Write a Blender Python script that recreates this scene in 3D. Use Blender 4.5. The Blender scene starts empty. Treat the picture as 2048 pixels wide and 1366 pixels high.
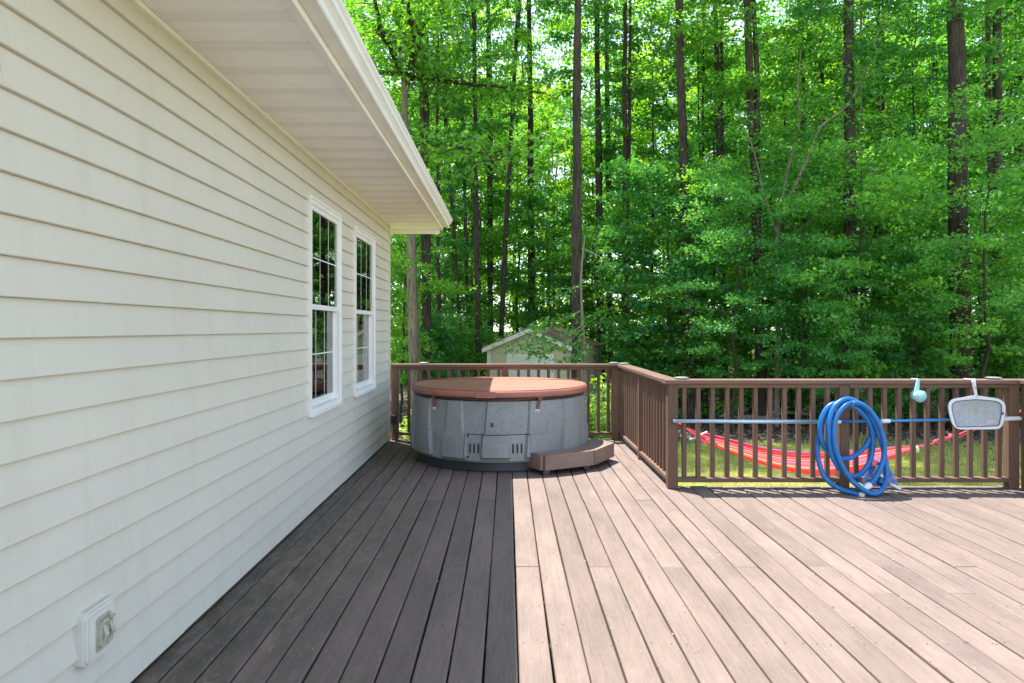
import bpy, bmesh, math, random
import numpy as np
from mathutils import Vector, Matrix, Euler

R = math.radians
SC = bpy.context.scene
COL = SC.collection
random.seed(7)

# ------------------------------------------------------------------ camera, world, sun, exposure
EYE, F = 1.42, 1346.0                      # eye height (m) and focal length in photo pixels (2048 wide)
VX, VY = 1015.0, 657.0                     # vanishing point of the deck boards
cam_d = bpy.data.cameras.new('camera'); cam = bpy.data.objects.new('camera', cam_d); COL.objects.link(cam)
cam.location = (0, 0, EYE); cam.rotation_euler = (R(90), 0, 0)
cam_d.sensor_width = 36.0; cam_d.lens = F/2048*36.0
cam_d.shift_x = (1024-VX)/2048; cam_d.shift_y = -(683-VY)/2048
cam_d.clip_start = 0.05; cam_d.clip_end = 2000
SC.camera = cam

SUN = Vector((-0.27, 0.28, 1.0)).normalized()      # direction towards the sun
w = bpy.data.worlds.new('World'); SC.world = w; w.use_nodes = True
nt = w.node_tree; nt.nodes.clear()
sky = nt.nodes.new('ShaderNodeTexSky'); sky.sky_type = 'NISHITA'; sky.sun_disc = False
sky.sun_elevation = math.asin(SUN.z); sky.sun_rotation = math.atan2(SUN.x, SUN.y)
sky.air_density = 0.85; sky.dust_density = 0.0; sky.ozone_density = 2.0
bg = nt.nodes.new('ShaderNodeBackground'); bg.inputs[1].default_value = 0.15
wo = nt.nodes.new('ShaderNodeOutputWorld')
hs_ = nt.nodes.new('ShaderNodeHueSaturation'); hs_.inputs['Saturation'].default_value = .68; nt.links.new(sky.outputs[0], hs_.inputs['Color']); nt.links.new(hs_.outputs[0], bg.inputs[0]); nt.links.new(bg.outputs[0], wo.inputs[0])
sl = bpy.data.lights.new('sun', 'SUN'); so = bpy.data.objects.new('sun', sl); COL.objects.link(so)
sl.energy = 3.5; sl.angle = R(0.53); sl.color = (1.0, 0.96, 0.90)
so.rotation_euler = SUN.to_track_quat('Z', 'Y').to_euler(); so.location = (-6, 6, 22)
SC.view_settings.view_transform = 'Standard'; SC.view_settings.look = 'None'
SC.view_settings.exposure = 1.88; SC.view_settings.gamma = 1.0
SC.render.engine = 'CYCLES'
SC.cycles.use_denoising = True
SC.cycles.max_bounces = 9; SC.cycles.diffuse_bounces = 5; SC.cycles.transmission_bounces = 6
SC.cycles.glossy_bounces = 4; SC.cycles.transparent_max_bounces = 10
SC.cycles.caustics_reflective = False; SC.cycles.caustics_refractive = False

def P(px, py, d):
    """photo pixel at depth d -> world point"""
    return Vector(((px-VX)*d/F, d, EYE-(py-VY)*d/F))
def PX(px, d): return (px-VX)*d/F

# ------------------------------------------------------------------ materials
MATS = {}
def _ramp(nt, stops):
    r = nt.nodes.new('ShaderNodeValToRGB'); e = r.color_ramp.elements
    while len(e) < len(stops): e.new(0.5)
    for k, (p, c) in enumerate(stops):
        e[k].position = p; e[k].color = (*c, 1) if len(c) == 3 else c
    return r
def _mix(nt, a, b, fac, mode='MIX'):
    m = nt.nodes.new('ShaderNodeMix'); m.data_type = 'RGBA'; m.blend_type = mode
    for s, v in ((m.inputs[0], fac), (m.inputs[6], a), (m.inputs[7], b)):
        if hasattr(v, 'is_output') or isinstance(v, bpy.types.NodeSocket): nt.links.new(v, s)
        elif isinstance(v, (int, float)): s.default_value = v
        else: s.default_value = (*v, 1)
    return m.outputs[2]
def _noise(nt, vec, scale, detail=4, rough=.55, dist=0):
    n = nt.nodes.new('ShaderNodeTexNoise'); n.inputs['Scale'].default_value = scale
    n.inputs['Detail'].default_value = detail; n.inputs['Roughness'].default_value = rough
    n.inputs['Distortion'].default_value = dist
    if vec is not None: nt.links.new(vec, n.inputs['Vector'])
    return n.outputs[0]
def _map(nt, vec, scale=(1,1,1), loc=None):
    m = nt.nodes.new('ShaderNodeMapping'); m.inputs['Scale'].default_value = scale
    nt.links.new(vec, m.inputs['Vector'])
    if loc is not None: nt.links.new(loc, m.inputs['Location'])
    return m.outputs[0]
def _math(nt, op, a, b=None, c=None, clamp=False):
    m = nt.nodes.new('ShaderNodeMath'); m.operation = op; m.use_clamp = clamp
    for k, v in enumerate((a, b, c)):
        if v is None: continue
        if isinstance(v, (int, float)): m.inputs[k].default_value = v
        else: nt.links.new(v, m.inputs[k])
    return m.outputs[0]
def _bump(nt, h, strength=.3, dist=.01):
    b = nt.nodes.new('ShaderNodeBump'); b.inputs['Strength'].default_value = strength
    b.inputs['Distance'].default_value = dist; nt.links.new(h, b.inputs['Height'])
    return b.outputs[0]
def new_mat(name):
    m = bpy.data.materials.new(name); m.use_nodes = True; nt = m.node_tree
    p = nt.nodes['Principled BSDF']; MATS[name] = m
    return m, nt, p
def plain(name, col, rough=.5, var=.12, scale=6, metal=0, spec=.5, bump=0, bscale=60, stretch=(1,1,1), obj_random=0):
    """one colour with mottling, optional fine relief"""
    m, nt, p = new_mat(name)
    tc = nt.nodes.new('ShaderNodeTexCoord').outputs['Object']
    v = _map(nt, tc, stretch)
    n = _noise(nt, v, scale, 5)
    lo = tuple(c*(1-var) for c in col); hi = tuple(min(1, c*(1+var)) for c in col)
    r = _ramp(nt, [(.3, lo), (.7, hi)]); nt.links.new(n, r.inputs[0]); c = r.outputs[0]
    if obj_random:
        oi = nt.nodes.new('ShaderNodeObjectInfo').outputs['Random']
        k = _math(nt, 'MULTIPLY_ADD', oi, obj_random*2, 1-obj_random)
        cmb = nt.nodes.new('ShaderNodeCombineColor')
        for q in range(3): nt.links.new(k, cmb.inputs[q])
        c = _mix(nt, c, cmb.outputs[0], 1.0, 'MULTIPLY')
    nt.links.new(c, p.inputs['Base Color'])
    p.inputs['Roughness'].default_value = rough; p.inputs['Metallic'].default_value = metal
    p.inputs['Specular IOR Level'].default_value = spec
    if bump:
        nt.links.new(_bump(nt, _noise(nt, v, bscale, 3), bump, .004), p.inputs['Normal'])
    return m

def wood_mat(name, col, axis, rough=.75, stain=False, var=.3):
    """painted, weathered timber with grain along one axis"""
    m, nt, p = new_mat(name)
    g = nt.nodes.new('ShaderNodeNewGeometry').outputs['Position']
    oi = nt.nodes.new('ShaderNodeObjectInfo').outputs['Random']
    off = nt.nodes.new('ShaderNodeCombineXYZ')
    k = _math(nt, 'MULTIPLY', oi, 37.0)
    for q in range(3): nt.links.new(k, off.inputs[q])
    s = [38, 38, 38]; s['xyz'.index(axis)] = 1.5
    v = _map(nt, g, tuple(s), off.outputs[0])
    grain = _noise(nt, v, 3.2, 6, .62, .6)
    s2 = [1.6, 1.6, 1.6]; s2['xyz'.index(axis)] = .55
    blot = _noise(nt, _map(nt, g, tuple(s2), off.outputs[0]), 2.6, 5, .6)
    spk = _noise(nt, _map(nt, g, (1,1,1)), 55, 3, .6)
    lo = tuple(c*(1-var) for c in col); hi = tuple(c*(1+var) for c in col)
    r = _ramp(nt, [(.30, lo), (.50, col), (.72, hi)]); nt.links.new(grain, r.inputs[0])
    r2 = _ramp(nt, [(.3, (.78, .78, .80)), (.7, (1.16, 1.14, 1.12))]); nt.links.new(blot, r2.inputs[0])
    c = _mix(nt, r.outputs[0], r2.outputs[0], 1.0, 'MULTIPLY')
    kk = _math(nt, 'MULTIPLY_ADD', oi, .20, .90)
    cm = nt.nodes.new('ShaderNodeCombineColor')
    for q in range(3): nt.links.new(kk, cm.inputs[q])
    c = _mix(nt, c, cm.outputs[0], 1.0, 'MULTIPLY')
    r3 = _ramp(nt, [(.66, (0,0,0)), (.74, (1,1,1))]); nt.links.new(spk, r3.inputs[0])
    c = _mix(nt, c, tuple(min(1, q*2.1+.03) for q in col), _math(nt, 'MULTIPLY', r3.outputs[0], .55))
    r4 = _ramp(nt, [(.24, (1,1,1)), (.31, (0,0,0))]); nt.links.new(_noise(nt, g, 34, 4, .65), r4.inputs[0])
    c = _mix(nt, c, tuple(q*.35 for q in col), _math(nt, 'MULTIPLY', r4.outputs[0], .7))
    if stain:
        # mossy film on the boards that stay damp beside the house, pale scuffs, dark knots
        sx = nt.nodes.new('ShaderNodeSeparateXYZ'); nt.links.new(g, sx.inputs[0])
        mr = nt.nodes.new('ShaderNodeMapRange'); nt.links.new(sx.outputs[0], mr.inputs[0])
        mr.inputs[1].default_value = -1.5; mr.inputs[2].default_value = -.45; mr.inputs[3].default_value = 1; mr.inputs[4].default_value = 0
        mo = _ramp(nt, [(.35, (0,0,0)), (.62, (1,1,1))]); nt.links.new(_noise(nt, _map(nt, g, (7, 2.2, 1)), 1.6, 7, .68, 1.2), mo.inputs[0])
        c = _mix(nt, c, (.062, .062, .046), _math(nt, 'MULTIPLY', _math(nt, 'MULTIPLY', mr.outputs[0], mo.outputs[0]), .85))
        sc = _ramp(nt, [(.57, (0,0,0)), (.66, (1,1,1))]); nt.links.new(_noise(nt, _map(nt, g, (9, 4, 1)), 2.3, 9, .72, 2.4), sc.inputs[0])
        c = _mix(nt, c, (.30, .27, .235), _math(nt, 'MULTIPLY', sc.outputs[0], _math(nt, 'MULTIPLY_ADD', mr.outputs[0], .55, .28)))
        vo = nt.nodes.new('ShaderNodeTexVoronoi'); vo.inputs['Scale'].default_value = 3.6
        nt.links.new(_map(nt, g, (1.4, .8, 1)), vo.inputs['Vector'])
        kn = _ramp(nt, [(.0, (1,1,1)), (.045, (0,0,0))]); nt.links.new(vo.outputs['Distance'], kn.inputs[0])
        c = _mix(nt, c, (.03, .022, .018), _math(nt, 'MULTIPLY', kn.outputs[0], .8))
    nt.links.new(c, p.inputs['Base Color'])
    p.inputs['Roughness'].default_value = rough; p.inputs['Specular IOR Level'].default_value = .3
    nt.links.new(_bump(nt, grain, .35, .004), p.inputs['Normal'])
    return m

DECK = (.186, .141, .119)
M_deck = wood_mat('deck_boards', DECK, 'y', .72, stain=True, var=.17)
M_railx = wood_mat('rail_wood_x', (.165, .100, .071), 'x', var=.2)
M_raily = wood_mat('rail_wood_y', (.165, .100, .071), 'y', var=.2)
M_railz = wood_mat('rail_wood_z', (.158, .094, .066), 'z', var=.2)
M_step = wood_mat('step_wood', (.235, .170, .135), 'x', var=.15)
M_frame = plain('treated_lumber', (.10, .085, .05), .8, .25, 8)

def siding_mat():
    m, nt, p = new_mat('vinyl_siding')
    g = nt.nodes.new('ShaderNodeNewGeometry').outputs['Position']
    grain = _noise(nt, _map(nt, g, (30, 2.0, 60)), 3.0, 4, .6, .5)
    blot = _noise(nt, g, 1.1, 4)
    r = _ramp(nt, [(.3, (.585, .552, .470)), (.7, (.62, .585, .50))]); nt.links.new(blot, r.inputs[0])
    sp = _ramp(nt, [(.735, (0,0,0)), (.76, (1,1,1))]); nt.links.new(_noise(nt, g, 38, 2, .5), sp.inputs[0])
    c = _mix(nt, r.outputs[0], (.30, .27, .21), _math(nt, 'MULTIPLY', sp.outputs[0], .35))
    nt.links.new(c, p.inputs['Base Color']); p.inputs['Roughness'].default_value = .48
    p.inputs['Specular IOR Level'].default_value = .4
    wv = _noise(nt, _map(nt, g, (1, .9, 5)), 1.6, 2)
    dirt = _ramp(nt, [(.52, (0,0,0)), (.75, (1,1,1))]); nt.links.new(_noise(nt, _map(nt, g, (1, 5, .7)), 1.4, 6, .7), dirt.inputs[0])
    nt.links.new(_mix(nt, c, (.40, .37, .29), _math(nt, 'MULTIPLY', dirt.outputs[0], .22)), p.inputs['Base Color'])
    hsum = _math(nt, 'MULTIPLY_ADD', wv, 5.0, grain)
    nt.links.new(_bump(nt, hsum, .25, .003), p.inputs['Normal'])
    return m
M_siding = siding_mat()
M_white = plain('white_vinyl', (.78, .77, .74), .4, .04, 4)
M_fascia = plain('white_aluminium', (.82, .81, .79), .42, .05, 3)
def soffit_vent_mat():
    m, nt, p = new_mat('perforated_soffit')
    g = nt.nodes.new('ShaderNodeNewGeometry').outputs['Position']
    vo = nt.nodes.new('ShaderNodeTexVoronoi'); vo.inputs['Scale'].default_value = 1.0; vo.inputs['Randomness'].default_value = 0.0
    vo.voronoi_dimensions = '2D'
    mp = nt.nodes.new('ShaderNodeMapping'); mp.inputs['Scale'].default_value = (82, 82, 82); mp.inputs['Rotation'].default_value = (0, 0, R(45))
    nt.links.new(g, mp.inputs['Vector']); nt.links.new(mp.outputs[0], vo.inputs['Vector'])
    h = _ramp(nt, [(.22, (1,1,1)), (.27, (0,0,0))]); nt.links.new(vo.outputs['Distance'], h.inputs[0])
    c = _mix(nt, (.88, .88, .89), (.42, .41, .39), h.outputs[0])
    nt.links.new(c, p.inputs['Base Color']); p.inputs['Roughness'].default_value = .5
    return m
M_vent = soffit_vent_mat()
M_soffit = plain('soffit_vinyl', (.88, .88, .89), .5, .04, 3)
M_roof = plain('asphalt_shingle', (.075, .07, .068), .9, .35, 14, bump=.5, bscale=90)
M_dark = plain('dark_gap', (.012, .012, .012), .7, .1)
M_room = plain('room_paint', (.32, .30, .27), .8, .08, 2)

def glass_mat():
    m = bpy.data.materials.new('window_glass'); m.use_nodes = True; nt = m.node_tree; nt.nodes.clear()
    o = nt.nodes.new('ShaderNodeOutputMaterial'); t = nt.nodes.new('ShaderNodeBsdfTransparent'); t.inputs[0].default_value = (.86, .9, .88, 1)
    gl = nt.nodes.new('ShaderNodeBsdfGlossy'); gl.inputs['Roughness'].default_value = .004
    fr = nt.nodes.new('ShaderNodeFresnel'); fr.inputs[0].default_value = 1.62
    g = nt.nodes.new('ShaderNodeNewGeometry').outputs['Position']
    nb = _bump(nt, _noise(nt, _map(nt, g, (1, 2.5, 6)), 1.3, 2), .05, .02)
    nt.links.new(nb, gl.inputs['Normal'])
    mx = nt.nodes.new('ShaderNodeMixShader'); k = _math(nt, 'MULTIPLY', fr.outputs[0], 1.8, clamp=True)
    nt.links.new(k, mx.inputs[0]); nt.links.new(t.outputs[0], mx.inputs[1]); nt.links.new(gl.outputs[0], mx.inputs[2])
    nt.links.new(mx.outputs[0], o.inputs[0])
    return m
M_glass = glass_mat()
def clear_mat(name, tint, alpha, rough=.15):
    m = bpy.data.materials.new(name); m.use_nodes = True; nt = m.node_tree; nt.nodes.clear()
    o = nt.nodes.new('ShaderNodeOutputMaterial'); t = nt.nodes.new('ShaderNodeBsdfTransparent'); t.inputs[0].default_value = (*tint, 1)
    p = nt.nodes.new('ShaderNodeBsdfPrincipled'); p.inputs['Base Color'].default_value = (*tint, 1); p.inputs['Roughness'].default_value = rough
    mx = nt.nodes.new('ShaderNodeMixShader'); n = _noise(nt, nt.nodes.new('ShaderNodeTexCoord').outputs['Object'], 30, 3)
    k = _math(nt, 'MULTIPLY_ADD', n, .25, alpha-.12, clamp=True)
    nt.links.new(k, mx.inputs[0]); nt.links.new(t.outputs[0], mx.inputs[1]); nt.links.new(p.outputs[0], mx.inputs[2])
    nt.links.new(mx.outputs[0], o.inputs[0])
    return m
M_mesh = clear_mat('net_mesh', (.74, .81, .84), .52, .7)
M_clear = clear_mat('clear_plastic', (.55, .66, .88), .26, .12)

def tub_mat():
    m, nt, p = new_mat('speckled_grey_shell')
    tc = nt.nodes.new('ShaderNodeTexCoord').outputs['Object']
    n = _noise(nt, tc, 260, 2, .6); b = _noise(nt, tc, 3, 4)
    r = _ramp(nt, [(.36, (.11, .118, .120)), (.50, (.225, .235, .236)), (.62, (.42, .43, .425))]); nt.links.new(n, r.inputs[0])
    r2 = _ramp(nt, [(.3, (.85, .85, .85)), (.7, (1.1, 1.1, 1.1))]); nt.links.new(b, r2.inputs[0])
    nt.links.new(_mix(nt, r.outputs[0], r2.outputs[0], 1, 'MULTIPLY'), p.inputs['Base Color'])
    p.inputs['Roughness'].default_value = .55
    nt.links.new(_bump(nt, n, .35, .003), p.inputs['Normal'])
    return m
M_tub = tub_mat()
M_cover = plain('brown_vinyl_cover', (.36, .140, .098), .5, .12, 5, spec=.45, bump=.15, bscale=220)
_p = M_cover.node_tree.nodes['Principled BSDF']; _p.inputs['Sheen Weight'].default_value = .0; _p.inputs['Sheen Roughness'].default_value = .4
M_strap = plain('brown_strap', (.20, .062, .038), .6, .15, 20)
M_black = plain('black_plastic', (.018, .019, .02), .5, .2, 20)
M_hose = plain('blue_hose', (.008, .150, .44), .32, .16, 9, spec=.5, bump=.25, bscale=160)
M_bluepole = plain('blue_anodised_tube', (.05, .26, .62), .3, .06, 5, metal=.55)
M_silver = plain('pale_blue_aluminium', (.44, .60, .74), .34, .06, 5, metal=.6)
M_grip = plain('white_plastic', (.76, .78, .78), .45, .05, 8)
M_cyan = plain('pale_cyan_plastic', (.36, .72, .70), .4, .05, 8)
M_navy = plain('blue_trim', (.02, .11, .30), .5, .1, 10)
M_cobalt = plain('cobalt_brush', (.02, .10, .58), .5, .2, 30)
M_metal = plain('galvanised_steel', (.55, .55, .53), .4, .1, 20, metal=.9)
M_orange = plain('brass_hook', (.45, .27, .06), .4, .1, 20, metal=.7)
M_beige = plain('beige_plastic', (.62, .60, .55), .45, .05, 10)
M_outlet = plain('aged_outlet_cover', (.40, .38, .30), .45, .2, 18)
M_shedwall = plain('tan_lap_siding', (.42, .40, .25), .7, .1, 3)
M_sheddoor = plain('pale_shed_door', (.52, .55, .46), .6, .06, 3)
M_shedtrim = plain('pale_shed_trim', (.58, .57, .48), .6, .06, 3)
M_shedroof = plain('brown_shingles', (.20, .12, .085), .9, .35, 9)
M_rope = plain('pink_red_cord', (.62, .055, .10), .8, .2, 60)
M_cream = plain('cream_cord', (.72, .60, .45), .85, .15, 60)
M_lampmetal = plain('dull_lamp_metal', (.30, .30, .29), .45, .1, 20, metal=.7)
M_ledlens = plain('frosted_lens', (.30, .33, .33), .25, .05, 10)

def bark_mat(name, dark, lite, sc=1.0):
    m, nt, p = new_mat(name)
    tc = nt.nodes.new('ShaderNodeTexCoord').outputs['Object']
    oi = nt.nodes.new('ShaderNodeObjectInfo').outputs['Random']
    off = nt.nodes.new('ShaderNodeCombineXYZ'); k = _math(nt, 'MULTIPLY', oi, 23.0)
    for q in range(3): nt.links.new(k, off.inputs[q])
    v = _map(nt, tc, (11*sc, 11*sc, 1.7*sc), off.outputs[0])
    n = _noise(nt, v, 2.4, 6, .66, .7); b = _noise(nt, _map(nt, tc, (1,1,.5)), 1.8, 4)
    mid = tuple((a+c)/2 for a, c in zip(dark, lite))
    r = _ramp(nt, [(.32, dark), (.5, mid), (.68, lite)]); nt.links.new(n, r.inputs[0])
    r2 = _ramp(nt, [(.3, (.7, .75, .68)), (.7, (1.25, 1.2, 1.15))]); nt.links.new(b, r2.inputs[0])
    nt.links.new(_mix(nt, r.outputs[0], r2.outputs[0], 1, 'MULTIPLY'), p.inputs['Base Color'])
    p.inputs['Roughness'].default_value = .9; p.inputs['Specular IOR Level'].default_value = .15
    nt.links.new(_bump(nt, n, .9, .03), p.inputs['Normal'])
    return m
M_bark = bark_mat('brown_pine_bark', (.020, .016, .013), (.090, .073, .060))
M_barkg = bark_mat('grey_oak_bark', (.07, .058, .044), (.26, .22, .175))
M_barkp = bark_mat('pale_smooth_bark', (.13, .11, .09), (.30, .26, .21), .7)

def leaf_mat(name, refl, trans, var=.62, gloss=.035):
    """thin leaf: reflected and transmitted light, each leaf a little different"""
    m = bpy.data.materials.new(name); m.use_nodes = True; nt = m.node_tree; nt.nodes.clear()
    o = nt.nodes.new('ShaderNodeOutputMaterial')
    at = nt.nodes.new('ShaderNodeAttribute'); at.attribute_name = 'rnd'
    oi = nt.nodes.new('ShaderNodeObjectInfo').outputs['Random']
    f = at.outputs['Fac']
    def tone(c, yel):
        lo = (c[0]*(1-var), c[1]*(1-var*.8), c[2]*(1-var*.2))
        hi = (min(1, c[0]*(1+var)+yel*.05), min(1, c[1]*(1+var*.6)), c[2]*.85)
        r = _ramp(nt, [(.0, lo), (.6, c), (1.0, hi)]); nt.links.new(f, r.inputs[0])
        r2 = _ramp(nt, [(.0, (.75, .88, 1.2)), (1.0, (1.38, 1.10, .75))]); nt.links.new(oi, r2.inputs[0])
        return _mix(nt, r.outputs[0], r2.outputs[0], 1, 'MULTIPLY')
    d = nt.nodes.new('ShaderNodeBsdfDiffuse'); nt.links.new(tone(refl, .4), d.inputs[0])
    t = nt.nodes.new('ShaderNodeBsdfTranslucent'); nt.links.new(tone(trans, 1), t.inputs[0])
    g = nt.nodes.new('ShaderNodeBsdfGlossy'); g.inputs['Roughness'].default_value = .42; g.inputs[0].default_value = (.9, .95, .95, 1)
    a = nt.nodes.new('ShaderNodeAddShader'); nt.links.new(d.outputs[0], a.inputs[0]); nt.links.new(t.outputs[0], a.inputs[1])
    mx = nt.nodes.new('ShaderNodeMixShader'); mx.inputs[0].default_value = gloss
    nt.links.new(a.outputs[0], mx.inputs[1]); nt.links.new(g.outputs[0], mx.inputs[2]); nt.links.new(mx.outputs[0], o.inputs[0])
    return m
M_leaf = leaf_mat('broadleaf', (.044, .150, .030), (.090, .275, .014))
M_leafd = leaf_mat('dark_broadleaf', (.044, .150, .038), (.105, .320, .020))
M_leafy = leaf_mat('backlit_glow_leaf', (.085, .215, .024), (.215, .420, .010))  # yellow-green glow of backlit leaves is put into this colour
M_under = leaf_mat('lightened_understorey_leaf', (.066, .200, .042), (.150, .390, .022), .6, .04)  # leaf colour brightened to stand in for sunlight low in the wood
M_grass = leaf_mat('lawn_grass', (.30, .34, .085), (.20, .22, .03), .4, .03)
M_weed = leaf_mat('sunny_weed', (.12, .25, .03), (.16, .30, .015), .4)
M_litter = leaf_mat('dead_leaves', (.20, .165, .125), (.03, .02, .01), .6, .04)
M_needle = leaf_mat('dry_needles', (.22, .15, .10), (.03, .02, .01), .6, .02)
M_debris = leaf_mat('pollen_flakes', (.36, .27, .18), (.05, .03, .01), .5, .02)

# ------------------------------------------------------------------ mesh helpers
def mesh(name, verts, faces, smooth=False):
    me = bpy.data.meshes.new(name); me.from_pydata([tuple(v) for v in verts], [], [tuple(f) for f in faces]); me.update()
    if smooth: me.polygons.foreach_set('use_smooth', [True]*len(me.polygons))
    return me
def obj(name, me, mat=None, parent=None, loc=None, rot=None):
    o = bpy.data.objects.new(name, me); COL.objects.link(o)
    if mat is not None and me is not None and not me.materials: me.materials.append(mat)
    if parent is not None: o.parent = parent
    if loc is not None: o.location = loc
    if rot is not None: o.rotation_euler = rot
    return o
def tag(o, label, cat, group=None):
    o['label'] = label; o['category'] = cat
    if group: o['group'] = group
    return o
def thing(name, label, cat, loc=(0,0,0), group=None):
    return tag(obj(name, None, loc=loc), label, cat, group)
class MB:
    """collects shapes into one mesh"""
    def __init__(s): s.v = []; s.f = []
    def add(s, v, f):
        b = len(s.v); s.v += [tuple(q) for q in v]; s.f += [tuple(b+i for i in q) for q in f]; return s
    def box(s, x0, x1, y0, y1, z0, z1):
        return s.add([(x0,y0,z0),(x1,y0,z0),(x1,y1,z0),(x0,y1,z0),(x0,y0,z1),(x1,y0,z1),(x1,y1,z1),(x0,y1,z1)],
                     [(0,3,2,1),(4,5,6,7),(0,1,5,4),(1,2,6,5),(2,3,7,6),(3,0,4,7)])
    def prism(s, prof, axis, a0, a1):
        """prof: 2-D outline (counter-clockwise); axis x: (y,z), y: (x,z), z: (x,y)"""
        def p(q, a): return {'x': (a,q[0],q[1]), 'y': (q[0],a,q[1]), 'z': (q[0],q[1],a)}[axis]
        n = len(prof); v = [p(q, a0) for q in prof]+[p(q, a1) for q in prof]
        f = [(i, (i+1)%n, n+(i+1)%n, n+i) for i in range(n)]
        f += [tuple(range(n-1, -1, -1)), tuple(range(n, 2*n))]
        if axis == 'y': f = [q[::-1] for q in f]
        return s.add(v, f)
    def bar(s, x0, x1, y0, y1, z0, z1, axis, c=.004):
        """a timber with eased edges along its length"""
        a, b = {'x': ((y0,y1),(z0,z1)), 'y': ((x0,x1),(z0,z1)), 'z': ((x0,x1),(y0,y1))}[axis]
        pr = [(a[0]+c,b[0]),(a[1]-c,b[0]),(a[1],b[0]+c),(a[1],b[1]-c),(a[1]-c,b[1]),(a[0]+c,b[1]),(a[0],b[1]-c),(a[0],b[0]+c)]
        e = {'x': (x0,x1), 'y': (y0,y1), 'z': (z0,z1)}[axis]
        return s.prism(pr, axis, *e)
    def tube(s, pts, rad, n=8, cap=True):
        pts = [Vector(p) for p in pts]; m = len(pts)
        if not hasattr(rad, '__len__'): rad = [rad]*m
        up = None; rings = []
        for i in range(m):
            t = (pts[min(i+1, m-1)]-pts[max(i-1, 0)]).normalized()
            if up is None:
                up = Vector((0,0,1)) if abs(t.z) < .9 else Vector((1,0,0))
            sdir = t.cross(up)
            if sdir.length < 1e-5: sdir = t.cross(Vector((0,1,0)))
            sdir.normalize(); up = sdir.cross(t).normalized()
            rings.append([pts[i]+(sdir*math.cos(2*math.pi*k/n)+up*math.sin(2*math.pi*k/n))*rad[i] for k in range(n)])
        v = [p for r in rings for p in r]; f = []
        for i in range(m-1):
            for k in range(n):
                f.append((i*n+k, i*n+(k+1)%n, (i+1)*n+(k+1)%n, (i+1)*n+k))
        if cap: f += [tuple(range(n-1, -1, -1)), tuple((m-1)*n+k for k in range(n))]
        return s.add(v, f)
    def lathe(s, prof, n=48, c=(0,0,0)):
        """prof: (r,z) from bottom to top, outside"""
        m = len(prof); v = [(c[0]+r*math.cos(2*math.pi*k/n), c[1]+r*math.sin(2*math.pi*k/n), c[2]+z) for r, z in prof for k in range(n)]
        f = [(i*n+k, i*n+(k+1)%n, (i+1)*n+(k+1)%n, (i+1)*n+k) for i in range(m-1) for k in range(n)]
        f += [tuple(range(n-1, -1, -1)), tuple((m-1)*n+k for k in range(n))]
        return s.add(v, f)
    def build(s, name, mat, parent=None, smooth=False, loc=None, rot=None):
        return obj(name, mesh(name, s.v, s.f, smooth), mat, parent, loc, rot)
def autosmooth(o, ang=40):
    me = o.data; me.polygons.foreach_set('use_smooth', [True]*len(me.polygons))
    try: me.set_sharp_from_angle(angle=R(ang))
    except Exception: pass
    return o
def spline(pts, n=8):
    """Catmull-Rom through the points"""
    pts = [Vector(p) for p in pts]; out = []
    for i in range(len(pts)-1):
        a, b, c, d = pts[max(i-1,0)], pts[i], pts[i+1], pts[min(i+2, len(pts)-1)]
        for k in range(n):
            t = k/n
            out.append(.5*((2*b)+(-a+c)*t+(2*a-5*b+4*c-d)*t*t+(-a+3*b-3*c+d)*t**3))
    out.append(pts[-1]); return out

# ------------------------------------------------------------------ ground
def gz(x, y):
    s = -.80 - .022*max(0, y-9) if y < 30 else -.80-.462
    return s + .03*math.sin(x*.9+y*.4)+.04*math.sin(x*.33-y*.51)
def ground():
    xs = np.concatenate([np.linspace(-400, -30, 8), np.arange(-28, 46, .75), np.linspace(48, 400, 8)])
    ys = np.concatenate([np.linspace(-60, 2, 8), np.arange(3, 46, .75), np.linspace(48, 700, 12)])
    v = [(x, y, gz(x, y)) for y in ys for x in xs]; nx = len(xs)
    f = [(j*nx+i, j*nx+i+1, (j+1)*nx+i+1, (j+1)*nx+i) for j in range(len(ys)-1) for i in range(nx-1)]
    m, nt, p = new_mat('yard_ground')
    g = nt.nodes.new('ShaderNodeNewGeometry').outputs['Position']
    sx = nt.nodes.new('ShaderNodeSeparateXYZ'); nt.links.new(g, sx.inputs[0])
    e = _math(nt, 'MULTIPLY_ADD', _noise(nt, g, .55, 5), 3.0, sx.outputs[1])
    e = _math(nt, 'MULTIPLY_ADD', sx.outputs[0], .10, e)
    mr = nt.nodes.new('ShaderNodeMapRange'); nt.links.new(e, mr.inputs[0]); mr.inputs[1].default_value = 15.2; mr.inputs[2].default_value = 16.4
    lawn = _ramp(nt, [(.3, (.19, .22, .055)), (.6, (.29, .31, .09)), (.8, (.36, .32, .14))]); nt.links.new(_noise(nt, g, 3.5, 7, .65), lawn.inputs[0])
    lit = _ramp(nt, [(.32, (.045, .036, .028)), (.5, (.12, .095, .072)), (.66, (.21, .17, .13))]); nt.links.new(_noise(nt, g, 14, 6, .7), lit.inputs[0])
    nt.links.new(_mix(nt, lawn.outputs[0], lit.outputs[0], mr.outputs[0]), p.inputs['Base Color'])
    p.inputs['Roughness'].default_value = .95; p.inputs['Specular IOR Level'].default_value = .1
    nt.links.new(_bump(nt, _noise(nt, g, 22, 5, .7), .8, .05), p.inputs['Normal'])
    o = obj('ground', mesh('ground', v, f, True), m); o['kind'] = 'structure'
ground()

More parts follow.
